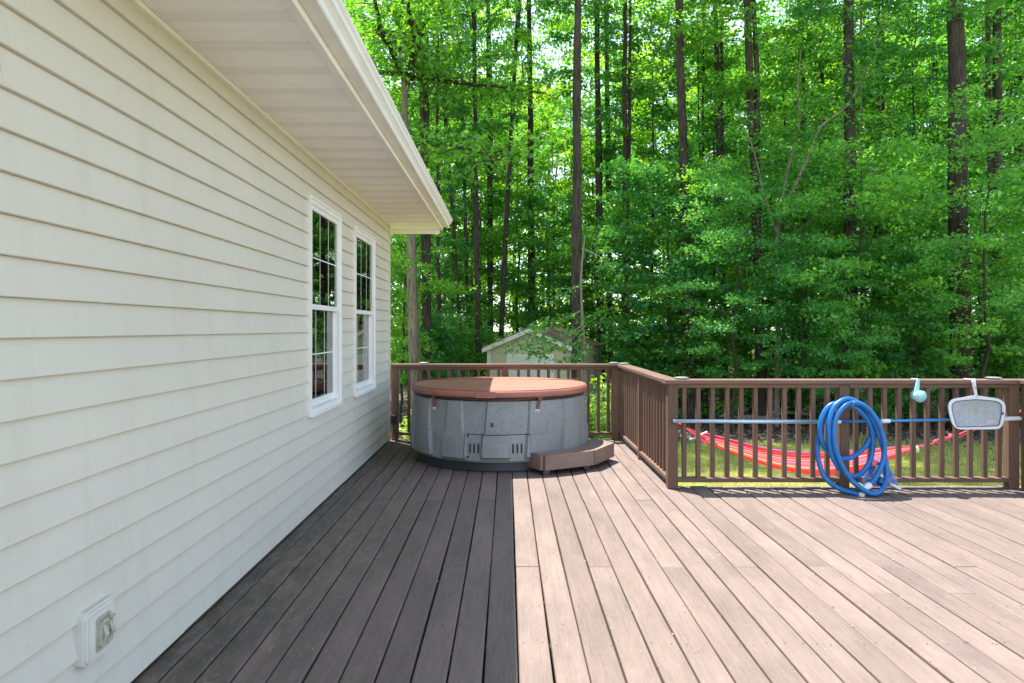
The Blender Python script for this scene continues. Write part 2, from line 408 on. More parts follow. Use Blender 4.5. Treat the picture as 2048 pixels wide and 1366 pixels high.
# ------------------------------------------------------------------ deck
WALL, SIDE, NEAR, FAR, RIGHT = -1.513, 1.42, 5.95, 8.57, 4.44
deck = thing('deck', 'weathered brown painted timber deck running along the beige house wall', 'deck')
PITCH, GAP = .1452, .0085
x_seam = .046
i0 = int(math.floor((WALL+.01-x_seam)/PITCH)); rnd = random.Random(3)
k = 0
for i in range(i0, 34):
    xa = x_seam+i*PITCH+GAP/2; xb = xa+PITCH-GAP
    if xa < WALL+.012: xa = WALL+.012
    if xa > RIGHT+.20 or xb-xa < .02: continue
    end = FAR+.10 if xb < SIDE+.12 else NEAR+.13
    joints = [3.61, 8.0] if xa > 1.6 and i % 3 == 1 else ([4.01] if i % 3 == 0 else ([5.57, .75] if i % 3 == 1 else [-.4, 2.4 if xa > 1.6 else 7.1]))
    cuts = sorted([j for j in joints if -3.4 < j < end-.3])
    ys = [-3.6]+cuts+[end]
    for a, b in zip(ys[:-1], ys[1:]):
        dz = rnd.uniform(-.0022, .0022); dx = rnd.uniform(-.0012, .0012)
        n = max(2, int((b-a)/.6)); prof = []
        ph = rnd.uniform(0, 6); vs = []; c = .005
        for q in range(n+1):                      # a board bows a little along its run
            y = a+.0015+(b-a-.003)*q/n; w_ = .0016*math.sin(ph+y*1.7)
            l, r = xa+dx+w_, xb+dx+w_; t = dz+.0008*math.sin(ph*2+y*2.3)
            vs += [(l,y,t-.036),(r,y,t-.036),(r,y,t-c),(r-c*.6,y,t-c*.25),(r-c*1.6,y,t),(l+c*1.6,y,t),(l+c*.6,y,t-c*.25),(l,y,t-c)]
        fs = [(q*8+h, q*8+8+h, q*8+8+(h+1)%8, q*8+(h+1)%8) for q in range(n) for h in range(8)]
        fs += [tuple(range(8)), tuple(n*8+h for h in range(7, -1, -1))]
        obj('deck_board', mesh('deck_board', vs, fs), M_deck, deck)
# framing below
for y in np.arange(-3.4, FAR, .405):
    x1 = SIDE+.06 if y > NEAR+.1 else RIGHT+.1
    MB().box(WALL+.05, x1, y, y+.038, -.225, -.041).build('joist', M_frame, deck)
def rim(x0, x1, y0, y1): MB().box(x0, x1, y0, y1, -.30, -.042).build('rim_joist', M_raily, deck)
rim(WALL+.02, SIDE+.10, FAR+.055, FAR+.093); rim(SIDE+.07, SIDE+.108, NEAR+.13, FAR+.05); rim(SIDE+.07, RIGHT+.14, NEAR+.09, NEAR+.128); rim(RIGHT+.142, RIGHT+.18, -3.6, NEAR+.128)
for (x, y) in ((SIDE-.1, FAR-.1), (SIDE-.1, NEAR+.2), (3.0, NEAR-.1), (RIGHT, NEAR-.1), (-1.3, FAR-.1)):
    MB().box(x-.045, x+.045, y-.045, y+.045, -1.4, -.23).build('support_post', M_frame, deck)
# rows of screw heads where boards cross the joists: too small to pick apart
sb = MB()
for i in range(i0+1, 32):
    xa = x_seam+i*PITCH
    for y in np.arange(2.6, FAR-.1, .405):
        if xa > SIDE and y > NEAR: continue
        for dx in (.032, .112):
            cx, cy = xa+dx+rnd.uniform(-.016, .016), y+.02+rnd.uniform(-.016, .016)
            if rnd.random() < .3: continue
            sb.add([(cx+.0034*math.cos(a), cy+.0034*math.sin(a), .0034) for a in np.arange(6)*math.pi/3], [tuple(range(6))])
so_ = sb.build('screw_heads', M_black, deck); so_['kind'] = 'stuff'

# ------------------------------------------------------------------ railings
ZB0, ZB1, ZT0, ZT1, ZC = .058, .096, .894, .932, .968
PITCHB = .1275
def post(par, x, y, z1=ZT1-.001, z0=0.003):
    MB().bar(x, x+.089, y, y+.089, z0, z1, 'z', .005).build('post', M_railz, par)
def run(par, a, b, fixed, axis, first, posts, cap0, cap1, sag=0):
    """posts: start positions along the run (89 mm each)"""
    mk = (lambda u0,u1,o0,o1,z0,z1: MB().bar(u0,u1,fixed+o0,fixed+o1,z0,z1,'x')) if axis == 'x' else (lambda u0,u1,o0,o1,z0,z1: MB().bar(fixed+o0,fixed+o1,u0,u1,z0,z1,'y'))
    mt = M_railx if axis == 'x' else M_raily
    mk(cap0, cap1, -.03, .112, ZT1, ZC).build('cap_rail', mt, par)
    ps = sorted(posts)
    for p in ps: post(par, *((p, fixed) if axis == 'x' else (fixed, p)))
    segs = []; cur = a
    for p in ps:
        if p > cur+.02: segs.append((cur, p))
        cur = p+.089
    if b > cur+.02: segs.append((cur, b))
    for s0, s1 in segs:
        mk(s0+.001, s1-.001, .004, .085, ZT0, ZT1-.001).build('top_rail', mt, par)
        mk(s0+.001, s1-.001, .004, .085, ZB0, ZB1).build('bottom_rail', mt, par)
    u = first
    while u < b-.03:
        if all(u+.038 < p-.004 or u > p+.093 for p in ps) and u > a:
            j = rnd.uniform(-.002, .002)
            (MB().bar(u+j, u+.038+j, fixed+.026, fixed+.064, ZB1, ZT0, 'z', .004) if axis == 'x' else MB().bar(fixed+.026, fixed+.064, u+j, u+.038+j, ZB1, ZT0, 'z', .004)).build('baluster', M_railz, par)
        u += PITCHB
r1 = thing('deck_railing', 'brown wooden railing behind the hot tub, from house corner to the shed side', 'railing', group='deck railings')
run(r1, WALL+.03, SIDE, FAR, 'x', PX(794, FAR), [WALL+.03, -.075, SIDE-.091], WALL+.022, SIDE-.034)
r2 = thing('deck_railing', 'brown wooden railing running away beside the wooden step', 'railing', group='deck railings')
run(r2, NEAR+.089, FAR+.089, SIDE, 'y', NEAR+.17, [7.27, FAR+.004], NEAR+.116, FAR+.112)
r3 = thing('deck_railing', 'brown wooden railing in front of the lawn with pool hose and pole', 'railing', group='deck railings')
run(r3, SIDE, RIGHT+.089, NEAR, 'x', PX(1366, NEAR), [SIDE, 2.938, RIGHT], SIDE-.03, RIGHT+.06)
r4 = thing('deck_railing', 'short end of brown railing cut off by the right edge of the photo', 'railing', group='deck railings')
run(r4, 2.0, NEAR-.004, RIGHT+.092, 'y', 2.1, [NEAR-.096, 4.0, 2.2], 2.0, NEAR+.112)

# solar post lights on the caps
def lamp(x, y, label):
    t = thing('solar_light', label, 'light', (x, y, ZC), 'solar lights on the railing caps')
    autosmooth(MB().lathe([(.042,.000),(.044,.004),(.044,.006),(.060,.008),(.063,.011),(.063,.015),(.058,.018)], 28).build('housing', M_lampmetal, t))
    autosmooth(MB().lathe([(.052,.0182),(.052,.0195),(.040,.021)], 24).build('lens', M_ledlens, t))
lamp(PX(1364, NEAR+.04), NEAR+.055, 'round silver solar light on cap of the near corner post')
lamp(PX(1987, NEAR+.05), NEAR+.05, 'round silver solar light on cap above the skimmer net')
lamp(PX(1228, FAR+.05), FAR+.05, 'round silver solar light on far corner, nearer the shed')
lamp(SIDE+.045, FAR-.10, 'round silver solar light on far corner, at head of the side railing')
lamp(PX(848, FAR+.05), FAR+.05, 'round silver solar light on shaded rail behind hot tub')

# ------------------------------------------------------------------ house
house = thing('house', 'beige vinyl sided house wall with deep white eave and two windows', 'house', (0,0,0))
Y0, Y1 = -3.6, 8.50
EXP, ZB = .1245, .0205
SOF = 2.744
WINS = [(5.066, 6.007, .752, 2.428), (6.569, 7.543, .752, 2.428)]
IN = .055                                   # outside trim width: the opening is inside it
wb = MB()
IN = .045
ys = [Y0]+[v for wn in WINS for v in (wn[0]+IN, wn[1]-IN)]+[Y1-.02]
for a in range(0, len(ys), 2): wb.box(WALL-.16, WALL-.004, ys[a], ys[a+1], -.9, SOF+.1)
for wn in WINS:
    wb.box(WALL-.16, WALL-.004, wn[0]+IN, wn[1]-IN, -.9, wn[2]+IN); wb.box(WALL-.16, WALL-.004, wn[0]+IN, wn[1]-IN, wn[3]-IN, SOF+.1)
wall = wb.build('wall', M_siding, house)
def panel(ya, yb, za, zb, z0, off):
    """a length of lap siding from height za to zb of the course that starts at z0"""
    fx = lambda z: WALL+off+.0215-.0190*(z-z0)/EXP
    pr = [(WALL, za)]
    if za == z0: pr += [(fx(z0)-.003, za), (fx(z0), za+.003)]
    else: pr += [(fx(za), za)]
    pr += [(fx(zb), zb), (WALL, zb)]
    MB().prism(pr, 'y', ya, yb).build('siding_panel', M_siding, wall)
n = int((SOF-ZB)/EXP)+1
for c in range(n):
    z0 = ZB+c*EXP; z1 = min(z0+EXP-.0008, SOF-.001)
    if z1-z0 < .01: continue
    brk = [Y0]+[v for v in (-.5+((c*1.37) % 2.6), 3.1+((c*1.73) % 1.9), 6.1+((c*.9) % .4) if not any(q[2] < z1 and q[3] > z0 for q in WINS) else 99) if v < Y1-.6]+[Y1-.028]
    spans = []
    for a, b in zip(brk[:-1], brk[1:]):
        spans.append((a, b))
    kk = 0
    for (a, b) in spans:
        pieces = [(a, b, z0, z1)]
        for wn in WINS:
            o0, o1, oz0, oz1 = wn[0]+.012, wn[1]-.012, wn[2]+.012, wn[3]-.012
            nxt = []
            for (p0, p1, q0, q1) in pieces:
                if p1 <= o0 or p0 >= o1 or q1 <= oz0 or q0 >= oz1: nxt.append((p0, p1, q0, q1)); continue
                if p0 < o0: nxt.append((p0, o0, q0, q1))
                if p1 > o1: nxt.append((o1, p1, q0, q1))
                m0, m1 = max(p0, o0), min(p1, o1)
                if q0 < oz0: nxt.append((m0, m1, q0, oz0))
                if q1 > oz1: nxt.append((m0, m1, oz1, q1))
            pieces = nxt
        for (p0, p1, q0, q1) in pieces: panel(p0, p1, q0, q1, z0, .0035*(kk % 2))
        kk += 1
# corner post, return wall, frieze channel
MB().box(WALL-.16, WALL+.032, Y1-.028, Y1+.02, -.2, SOF-.002).build('corner_trim', M_siding, house)
MB().box(-9.0, WALL-.14, Y1-.14, Y1-.004, -.9, SOF+.1).build('gable_wall', M_siding, house)
MB().box(WALL+.001, WALL+.034, Y0, Y1-.03, SOF-.024, SOF-.002).build('frieze_channel', M_soffit, house)
MB().box(WALL-.02, WALL+.004, Y0, Y1-.03, -.9, .019).build('foundation', M_frame, house)
# soffit: panels of three ribs, one rib in three perforated
SY1 = 8.955; FX = -.903
y = Y0; q = 0
PW = .3048
while y < SY1-.02:
    b = min(y+PW, SY1)
    pr = []; vent = MB(); rb = PW/3
    for r_ in range(3):
        a0, a1 = y+r_*rb, min(y+(r_+1)*rb, b)
        if a1-a0 < .02: continue
        pr += [(a0+.0025, SOF+.007), (a0+.006, SOF), (a1-.006, SOF+.0005), (a1-.0025, SOF+.007)]
    prof = pr+[(b, SOF+.02), (y, SOF+.02)]
    x0_ = WALL-.1 if y < Y1 else WALL-.6
    o = MB().prism(prof, 'x', x0_, FX+.003).build('soffit_panel', M_soffit, house)
    a0, a1 = y+.007, y+rb-.007
    if a1 < SY1 : MB().box(WALL+.036, FX-.002, a0, a1, SOF-.0016, SOF-.0004).build('vent_strip', M_vent, o)
    y += PW
MB().bar(FX, FX+.046, Y0, SY1+.01, SOF-.016, 2.875, 'y', .003).build('fascia', M_fascia, house)
# K-style gutter
gp = [(-.855, 2.765), (-.782, 2.762), (-.776, 2.768), (-.770, 2.79), (-.757, 2.805), (-.745, 2.815), (-.741, 2.835), (-.732, 2.845), (-.727, 2.856), (-.727, 2.863), (-.737, 2.863), (-.743, 2.845), (-.753, 2.82), (-.776, 2.797), (-.785, 2.771), (-.851, 2.771), (-.851, 2.872), (-.855, 2.872)]
MB().prism(gp, 'y', Y0, SY1-.02).build('gutter', M_fascia, house)
MB().prism(gp[:10]+[(-.855, 2.863)], 'y', SY1-.02, SY1-.016).build('gutter_end_cap', M_fascia, house)
for yy in np.arange(Y0+.3, SY1, .61): MB().bar(-.85, -.735, yy, yy+.02, 2.846, 2.852, 'x', .001).build('gutter_hanger', M_fascia, house)
# roof: slab with shingle courses
rf = MB(); sx0, sz0 = -.80, 2.885
run_ = 5.4; slope = .5
rf.prism([(sx0, sz0), (sx0, sz0+.014), (sx0-run_, sz0+.014+run_*slope), (sx0-2*run_, sz0+.014), (sx0-2*run_, sz0), (sx0-run_, sz0+run_*slope-.02)], 'y', Y0-.4, SY1+.03)
roof = rf.build('roof', M_roof, house)
cs = MB()
for i in range(int(run_/.125)):
    xa = sx0-.0-i*.125; za = sz0+.014+(i*.125)*slope
    cs.add([(xa+.006, Y0-.4, za+.0065), (xa+.006, SY1+.032, za+.0065), (xa-.125, SY1+.032, za+.063), (xa-.125, Y0-.4, za+.063)], [(0,1,2,3)])
c_ = cs.build('shingle_courses', M_roof, roof); c_['kind'] = 'stuff'
MB().box(-6.2, FX, SY1+.001, SY1+.02, SOF-.064, SOF+.02).build('gable_return', M_fascia, house)
MB().prism([(FX+.04, SOF+.02), (FX+.04, 2.87), (-6.2, 2.87+2.66), (-6.2, SOF+.02)][::-1], 'y', SY1-.002, SY1+.018).build('rake_board', M_fascia, house)
# room behind the windows
rm = MB()
rm.box(-5.2, -5.1, 3.6, 8.3, -.1, 2.6); rm.box(-5.2, WALL-.17, 3.5, 3.6, -.1, 2.6); rm.box(-5.2, WALL-.17, 8.25, 8.35, -.1, 2.6)
rm.box(-5.2, WALL-.17, 3.5, 8.35, -.2, -.1); rm.box(-5.2, WALL-.17, 3.5, 8.35, 2.6, 2.7)
rm.build('room', M_room, house)
def ring(x0, x1, y0, y1, z0, z1, w_, wt=None, wbm=None):
    wt = wt or w_; wbm = wbm or w_; m = MB()
    m.box(x0, x1, y0, y0+w_, z0, z1); m.box(x0, x1, y1-w_, y1, z0, z1)
    m.box(x0, x1, y0+w_, y1-w_, z0, z0+wbm); m.box(x0, x1, y0+w_, y1-w_, z1-wt, z1)
    return m
for (a, b, z0, z1) in WINS:
    fm = ring(WALL-.155, WALL+.027, a+.010, b-.010, z0+.010, z1-.010, .045)
    fm.box(WALL+.001, WALL+.036, a, a+.018, z0, z1); fm.box(WALL+.001, WALL+.036, b-.018, b, z0, z1)
    fm.box(WALL+.001, WALL+.036, a+.018, b-.018, z1-.018, z1); fm.box(WALL+.001, WALL+.046, a+.018, b-.018, z0-.004, z0+.018)
    win = fm.build('window', M_white, house)
    zm = (z0+z1)/2; y0, y1 = a+.056, b-.056
    ring(WALL-.012, WALL+.018, y0, y1, zm-.022, z1-.056, .036, .040, .040).build('upper_sash', M_white, win)
    ring(WALL-.046, WALL-.016, y0, y1, z0+.056, zm+.02, .038, .04, .055).build('lower_sash', M_white, win)
    for (sx, s0, s1) in ((WALL+.004, zm+.018, z1-.096), (WALL-.030, z0+.110, zm-.020)):
        MB().box(sx-.0015, sx+.0015, y0+.034, y1-.034, s0-.003, s1+.003).build('pane', M_glass, win)
        yy0, yy1 = y0+.036, y1-.036
        for fr_ in (1/3, 2/3):
            c = yy0+(yy1-yy0)*fr_; MB().box(sx+.0016, sx+.0026, c-.0045, c+.0045, s0, s1).build('muntin', M_white, win)
        c = (s0+s1)/2; MB().box(sx+.0018, sx+.0030, yy0, yy1, c-.0045, c+.0045).build('muntin', M_white, win)
# outlet on its mounting block
ob = thing('wall_outlet', 'white electrical outlet block with aged double cover low on the siding', 'outlet', (WALL+.026, 2.425, .330))
def chamf(hw, hh, c): return [(-hw+c,-hh),(hw-c,-hh),(hw,-hh+c),(hw,hh-c),(hw-c,hh),(-hw+c,hh),(-hw,hh-c),(-hw,-hh+c)]
bk = MB(); bk.prism(chamf(.094, .098, .018), 'x', -.022, .016); bk.prism(chamf(.086, .090, .016), 'x', .016, .022); bk.prism(chamf(.074, .078, .004), 'x', .022, .028)
bk.build('mounting_block', M_beige, ob)
MB().prism(chamf(.040, .060, .006), 'x', .028, .034).build('cover_plate', M_outlet, ob)
for s in (-.019, .019):
    lid = MB(); lid.prism(chamf(.016, .046, .007), 'x', .034, .047); lid.build('outlet_lid', M_outlet, ob)
    ob.children[-1].location.y = s
    hg = MB(); hg.tube([(.050, s-.014, .046), (.050, s+.014, .046)], .006, 8); hg.build('hinge', M_outlet, ob)
    kn = MB(); kn.tube([(.047, s-.002, -.03), (.056, s-.002, 0), (.047, s-.002, .032)], [.006, .009, .006], 6); kn.build('lid_tab', M_outlet, ob)

# ------------------------------------------------------------------ hot tub
TC = Vector((-.093, 7.555, 0))
tub = thing('hot_tub', 'round grey speckled hot tub with a brown vinyl cover', 'hot tub', TC)
NC = 14
ZR = [(.092,.905,0), (.098,.935,0), (.112,.953,0), (.130,.957,.3), (.142,.955,1), (.26,.957,1), (.372,.955,1), (.380,.955,.62), (.52,.950,.62), (.66,.936,.62), (.70,.931,.62), (.706,.92,.2)]
def rad_at(z):
    for (a, r0, _), (b, r1, _) in zip(ZR[:-1], ZR[1:]):
        if a <= z <= b: return r0+(r1-r0)*(z-a)/(b-a)
    return .93
def shell(t0=None, t1=None, z0=None, z1=None, off=0, rows=None):
    rows = rows or ZR; P2 = 2*math.pi/NC
    v = []; cols = None
    for (z, r, k) in rows:
        # columns stand proud; they widen towards the floor
        wd = R(4.4)+R(2.6)*max(0, (.70-z)/.6)+(R(1.0) if z < .376 else 0)
        ring_ = []
        for c in range(NC):
            ct = -math.pi/2+R(-1.5)+c*P2
            for (t, h) in ((-wd-R(1.1), 0), (-wd, 1), (-wd*.5, 1), (0, 1), (wd*.5, 1), (wd, 1), (wd+R(1.1), 0), (P2*.40, 0), (P2*.5, 0), (P2*.6, 0)):
                if t > P2-wd-R(1.2): t = P2-wd-R(1.2)-.001
                ring_.append((ct+t, r+off+.036*k*h))
        cols = len(ring_); v.append(ring_)
    return v, cols
rows, nc = shell()
vs = [(r*math.cos(t), r*math.sin(t), z) for row, (z, _, _) in zip(rows, ZR) for (t, r) in row]
fs = [(i*nc+k, i*nc+(k+1)%nc, (i+1)*nc+(k+1)%nc, (i+1)*nc+k) for i in range(len(ZR)-1) for k in range(nc)]
fs += [tuple(range(nc-1, -1, -1)), tuple((len(ZR)-1)*nc+k for k in range(nc))]
autosmooth(obj('shell', mesh('shell', vs, fs), M_tub, tub), 25)
autosmooth(MB().lathe([(.905,.0),(.912,.010),(.905,.03),(.895,.095)], 72).build('base', M_black, tub))
autosmooth(MB().lathe([(.935,.700),(.945,.715),(.945,.736)], 72).build('rim', M_black, tub))
# access panel
def arc_panel(ta, tb, za, zb, off, thick, n=40, m=10):
    v = []; f = []; P2 = 2*math.pi/NC
    for j in range(m+1):
        z = za+(zb-za)*j/m
        wd = R(4.4)+R(2.6)*max(0, (.70-z)/.6)+R(1.0)
        for i in range(n+1):
            t = ta+(tb-ta)*i/n; d = ((t+math.pi/2+R(1.5)+P2/2) % P2)-P2/2
            e = max(0, min(1, (wd+R(1.1)-abs(d))/R(1.1))) if z > .142 else 0
            v.append(((rad_at(z)+off+.036*e)*math.cos(t), (rad_at(z)+off+.036*e)*math.sin(t), z))
    for j in range(m):
        for i in range(n): a = j*(n+1)+i; f.append((a, a+1, a+n+2, a+n+1))
    b = len(v)
    for j in range(m+1):
        for i in range(n+1):
            x, y, z = v[j*(n+1)+i]; l = math.hypot(x, y); v.append((x*(l-thick)/l, y*(l-thick)/l, z))
    ed = [i for i in range(n+1)]+[(j+1)*(n+1)+n for j in range(m)]+[m*(n+1)+i for i in range(n-1, -1, -1)]+[j*(n+1) for j in range(m-1, 0, -1)]
    for p, q in zip(ed, ed[1:]+ed[:1]): f.append((p, b+p, b+q, q))
    return v, f
TA, TB = -math.pi/2-R(19.5), -math.pi/2+R(18.5)
v, f = arc_panel(TA-.006, TB+.006, .094, .381, .005, .01); obj('panel_dark_gap', mesh('panel_dark_gap', v, f), M_black, tub)  # added black sheet, stands in for the dark gap around the panel
v, f = arc_panel(TA, TB, .10, .374, .013, .016, 96, 14); pan = autosmooth(obj('access_panel', mesh('access_panel', v, f), M_tub, tub), 25)
def on_shell(t, z, off):
    r = rad_at(z)+off; return Vector((r*math.cos(t), r*math.sin(t), z))
for g0 in (-16.4, 8.8):
    for s in range(3):
        t = -math.pi/2+R(g0+s*2.5)
        pts = [on_shell(t, z, .0145) for z in (.195, .20, .285, .29)]
        MB().tube(pts, [.005, .009, .009, .005], 6).build('vent_slot', M_black, pan)
for t in (TA+R(1.7), TB-R(1.7)):
    for z in (.155, .36):
        MB().tube([on_shell(t, z, .010), on_shell(t, z, .019)], .010, 10).build('screw', M_black, pan)
# small dark badge of three stacked bars
for q, (dz, hw) in enumerate(((.012, 1.15), (0, .75), (-.012, 1.0))):
    z = .477+dz
    pts = [on_shell(-math.pi/2+R(-3.3+s*hw*.7), z, .037) for s in (-1, 0, 1)]
    MB().tube(pts, .0048, 6).build('badge_bar', M_black, tub)
# cover
cp = [(.955,.738),(.972,.742),(.978,.752),(.980,.785),(.974,.800),(.958,.808),(.60,.815),(.02,.818)]
cov = autosmooth(MB().lathe(cp, 96).build('cover', M_cover, tub), 50)
pp = [(.962*math.cos(a), .962*math.sin(a), .808) for a in np.linspace(0, 2*math.pi, 97)]
MB().tube(pp, .004, 6, False).build('piping', M_strap, cov)
MB().bar(-.95, .95, .46, .475, .812, .8195, 'x', .002).build('fold_seam', M_strap, cov)
v, f = [], []
for j, z in enumerate((.742, .80)):
    for i in range(9):
        t = -math.pi/2+R(-13+11.5*i/8); v.append((.986*math.cos(t), .986*math.sin(t), z))
f = [(i, i+1, i+10, i+9) for i in range(8)]
hb = MB().add(v, f); hb.add([(x*.975/.986, y_*.975/.986, z) for x, y_, z in v], [q[::-1] for q in f])
for t0 in (-13, -1.5):
    t = -math.pi/2+R(t0); hb.tube([(.985*math.cos(t), .985*math.sin(t), .742), (.985*math.cos(t), .985*math.sin(t), .80)], .003, 5)
hb.tube([(.986*math.cos(-math.pi/2+R(a)), .986*math.sin(-math.pi/2+R(a)), .742) for a in np.linspace(-13, -1.5, 9)], .003, 5)
hb.tube([(.986*math.cos(-math.pi/2+R(a)), .986*math.sin(-math.pi/2+R(a)), .768) for a in np.linspace(-13, -1.5, 9)], .003, 5)
hb.build('handle_flap', M_cover, cov)
for (deg, tilt, ln) in ((-43.0, .01, .125), (25.5, -.03, .13), (82, .02, .12), (-100, 0, .12), (170, 0, .12)):
    t = -math.pi/2+R(deg); ta = Vector((-math.sin(t), math.cos(t), 0)); n_ = Vector((math.cos(t), math.sin(t), 0))
    top = n_*.967+Vector((0,0,.742)); bot = n_*.962+ta*tilt+Vector((0,0,.742-ln))
    s = MB()
    for (dx, wd) in ((-.011, .007), (.011, .007)):
        q0 = [top+ta*(dx-wd), top+ta*(dx+wd), bot+ta*(dx+wd), bot+ta*(dx-wd)]
        s.add(q0+[p+n_*.004 for p in q0], [(0,1,2,3),(7,6,5,4),(0,4,5,1),(1,5,6,2),(2,6,7,3),(3,7,4,0)])
    q0 = [top+ta*-.024, top+ta*.024, top+ta*.022-Vector((0,0,.03)), top+ta*-.022-Vector((0,0,.03))]
    s.add([p+n_*.002 for p in q0]+[p+n_*.008 for p in q0], [(0,1,2,3),(7,6,5,4),(0,4,5,1),(1,5,6,2),(2,6,7,3),(3,7,4,0)])
    st = s.build('strap', M_strap, cov)
    bk_ = MB()
    for dx in (-.015, .015): bk_.tube([bot+ta*dx+n_*.003+Vector((0,0,.006)), bot+ta*dx*1.1+n_*.003-Vector((0,0,.022))], .004, 6)
    bk_.tube([bot+ta*-.016+n_*.003, bot+ta*.016+n_*.003], .006, 6)
    bk_.build('buckle', M_grip, st)
# a drooping tie between the straps
tp = spline([on_shell(-math.pi/2+R(-42), .733, .036), on_shell(-math.pi/2+R(-18), .725, .045), on_shell(-math.pi/2+R(6), .716, .05), on_shell(-math.pi/2+R(25), .735, .034)], 8)
MB().tube(tp, .0025, 5).build('cover_tie', M_strap, cov)
# power cord to the wall and disconnect box on the post
tag(MB().tube(spline([(-.93, 8.0, .02), (-1.10, 8.22, .012), (-1.28, 8.36, .02), (-1.40, 8.45, .06), (-1.445, 8.5, .26)], 8), .009, 8).build('power_cord', M_black, None, True), 'black power cord from hot tub to the dark corner post', 'cord')
bx = thing('switch_box', 'small black electrical box low on the corner post by the house', 'electrical box', (WALL+.075, FAR-.035, .27))
MB().bar(-.035, .035, -.03, .032, -.06, .06, 'z', .006).build('body', M_black, bx)
MB().bar(-.030, .030, -.036, -.0302, -.052, .052, 'x', .002).build('lid', M_black, bx)

# ------------------------------------------------------------------ step beside the tub
step = thing('wooden_step', 'low brown wooden step with angled ends against the hot tub', 'step')
SA, SB, SCp, SD = Vector((.180, 6.775)), Vector((.348, 6.500)), Vector((.850, 6.770)), Vector((1.108, 7.210))
SE = Vector((.935, 7.49))
ztop, tb = .195, .10
outer = [SA, SB, SCp, SD, SE]
inner = []
for dg in np.linspace(R(-22), R(-70), 9): inner.append(Vector((TC.x+.978*math.cos(dg), TC.y+.978*math.sin(dg))))
# tread: strips concentric with the outer edge
def lerp(a, b, t): return a+(b-a)*t
def outpt(t):
    pl = [SE, SD, SCp, SB, SA]; L = [0]
    for a, b in zip(pl[:-1], pl[1:]): L.append(L[-1]+(b-a).length)
    s = t*L[-1]
    for i in range(4):
        if s <= L[i+1]+1e-9: return lerp(pl[i], pl[i+1], (s-L[i])/(L[i+1]-L[i]))
    return SA
Lp = [(SE-SD).length, (SD-SCp).length, (SCp-SB).length, (SB-SA).length]; Lt = sum(Lp)
ts = sorted(set([0, Lp[0]/Lt, (Lp[0]+Lp[1])/Lt, (Lp[0]+Lp[1]+Lp[2])/Lt, 1]+list(np.linspace(0, 1, 13))))
def inpt(t): a = R(-20)+(R(-72)-R(-20))*t; return Vector((TC.x+.982*math.cos(a), TC.y+.982*math.sin(a)))
for k0, k1 in ((0, .325), (.338, .66), (.672, 1.0)):
    v = []
    for t in ts:
        a, b = inpt(t), outpt(t)
        for kq in (k0, k1):
            p = lerp(a, b, kq); v += [(p.x, p.y, ztop-.036), (p.x, p.y, ztop)]
    f = []
    for i in range(len(ts)-1):
        a, b = i*4, i*4+4
        f += [(a+1, b+1, b+3, a+3), (a, a+2, b+2, b), (a, b, b+1, a+1), (a+2, a+3, b+3, b+2)]
    f += [(0, 1, 3, 2), tuple(q+(len(ts)-1)*4 for q in (0, 2, 3, 1))]
    obj('tread_board', mesh('tread_board', v, f), M_step, step)
for a, b in ((SA, SB), (SB, SCp), (SCp, SD), (SD, SE)):
    d = (b-a).normalized(); nrm = Vector((d.y, -d.x)); a2, b2 = a+nrm*.002, b+nrm*.002; a3, b3 = a+nrm*.036-d*.0, b+nrm*.036
    v = [(p.x, p.y, z) for z in (.052, ztop+.003) for p in (a2, b2, b3, a3)]
    obj('skirt_board', mesh('skirt_board', v, [(0,3,2,1),(4,5,6,7),(0,1,5,4),(1,2,6,5),(2,3,7,6),(3,0,4,7)]), M_step, step)
for (x, y) in ((SB.x+.03, SB.y+.055), (SCp.x-.05, SCp.y+.04), (SD.x-.07, SD.y+.0), (SA.x+.07, SA.y+.03)):
    MB().bar(x-.032, x+.032, y-.02, y+.044, .003, ztop-.037, 'z', .004).build('leg', M_railz, step)

# ------------------------------------------------------------------ pool pole, net, dipper, hose, vacuum head
pole = thing('telescopic_pole', 'silver and blue telescopic pool pole laid along the railing', 'pole')
yp = NEAR-.026
zp = lambda px, py: P(px, py, yp)
MB().tube([zp(1346, 842), zp(1655, 843.5)], .0175, 14).build('outer_tube', M_silver, pole, True)
MB().tube([zp(1655, 843.5), zp(1668, 843.5)], [.0185, .014], 14).build('taper_collar', M_silver, pole, True)
MB().tube([zp(1666, 843.6), zp(2008, 837.5)], .0125, 14).build('inner_tube', M_bluepole, pole, True)
MB().tube([zp(1668, 843.6), zp(1681, 843.5)], .017, 12).build('collar', M_grip, pole, True)
MB().tube([zp(1762, 842.2), zp(1764, 842.2), zp(1778, 841.9), zp(1780, 841.9)], [.014, .019, .019, .014], 12).build('lock_collar', M_grip, pole, True)
MB().tube([zp(2006, 837.5), zp(2009, 837.5), zp(2038, 836.8), zp(2043, 836.7)], [.014, .019, .019, .012], 12).build('hand_grip', M_grip, pole, True)
for px, py in ((1352, 842), (2032, 837)):
    c = zp(px, py); hk = [c+Vector((0, .024, .01)), c+Vector((0, .016, -.021)), c+Vector((0, -.004, -.026)), c+Vector((0, -.022, -.012))]
    t = tag(MB().tube(spline(hk, 5), .0035, 6).build('pole_hook', M_orange, None, True), 'small brass hook holding the %s of the pool pole' % ('left end' if px < 1500 else 'white grip end'), 'hook', 'hooks under the pool pole')

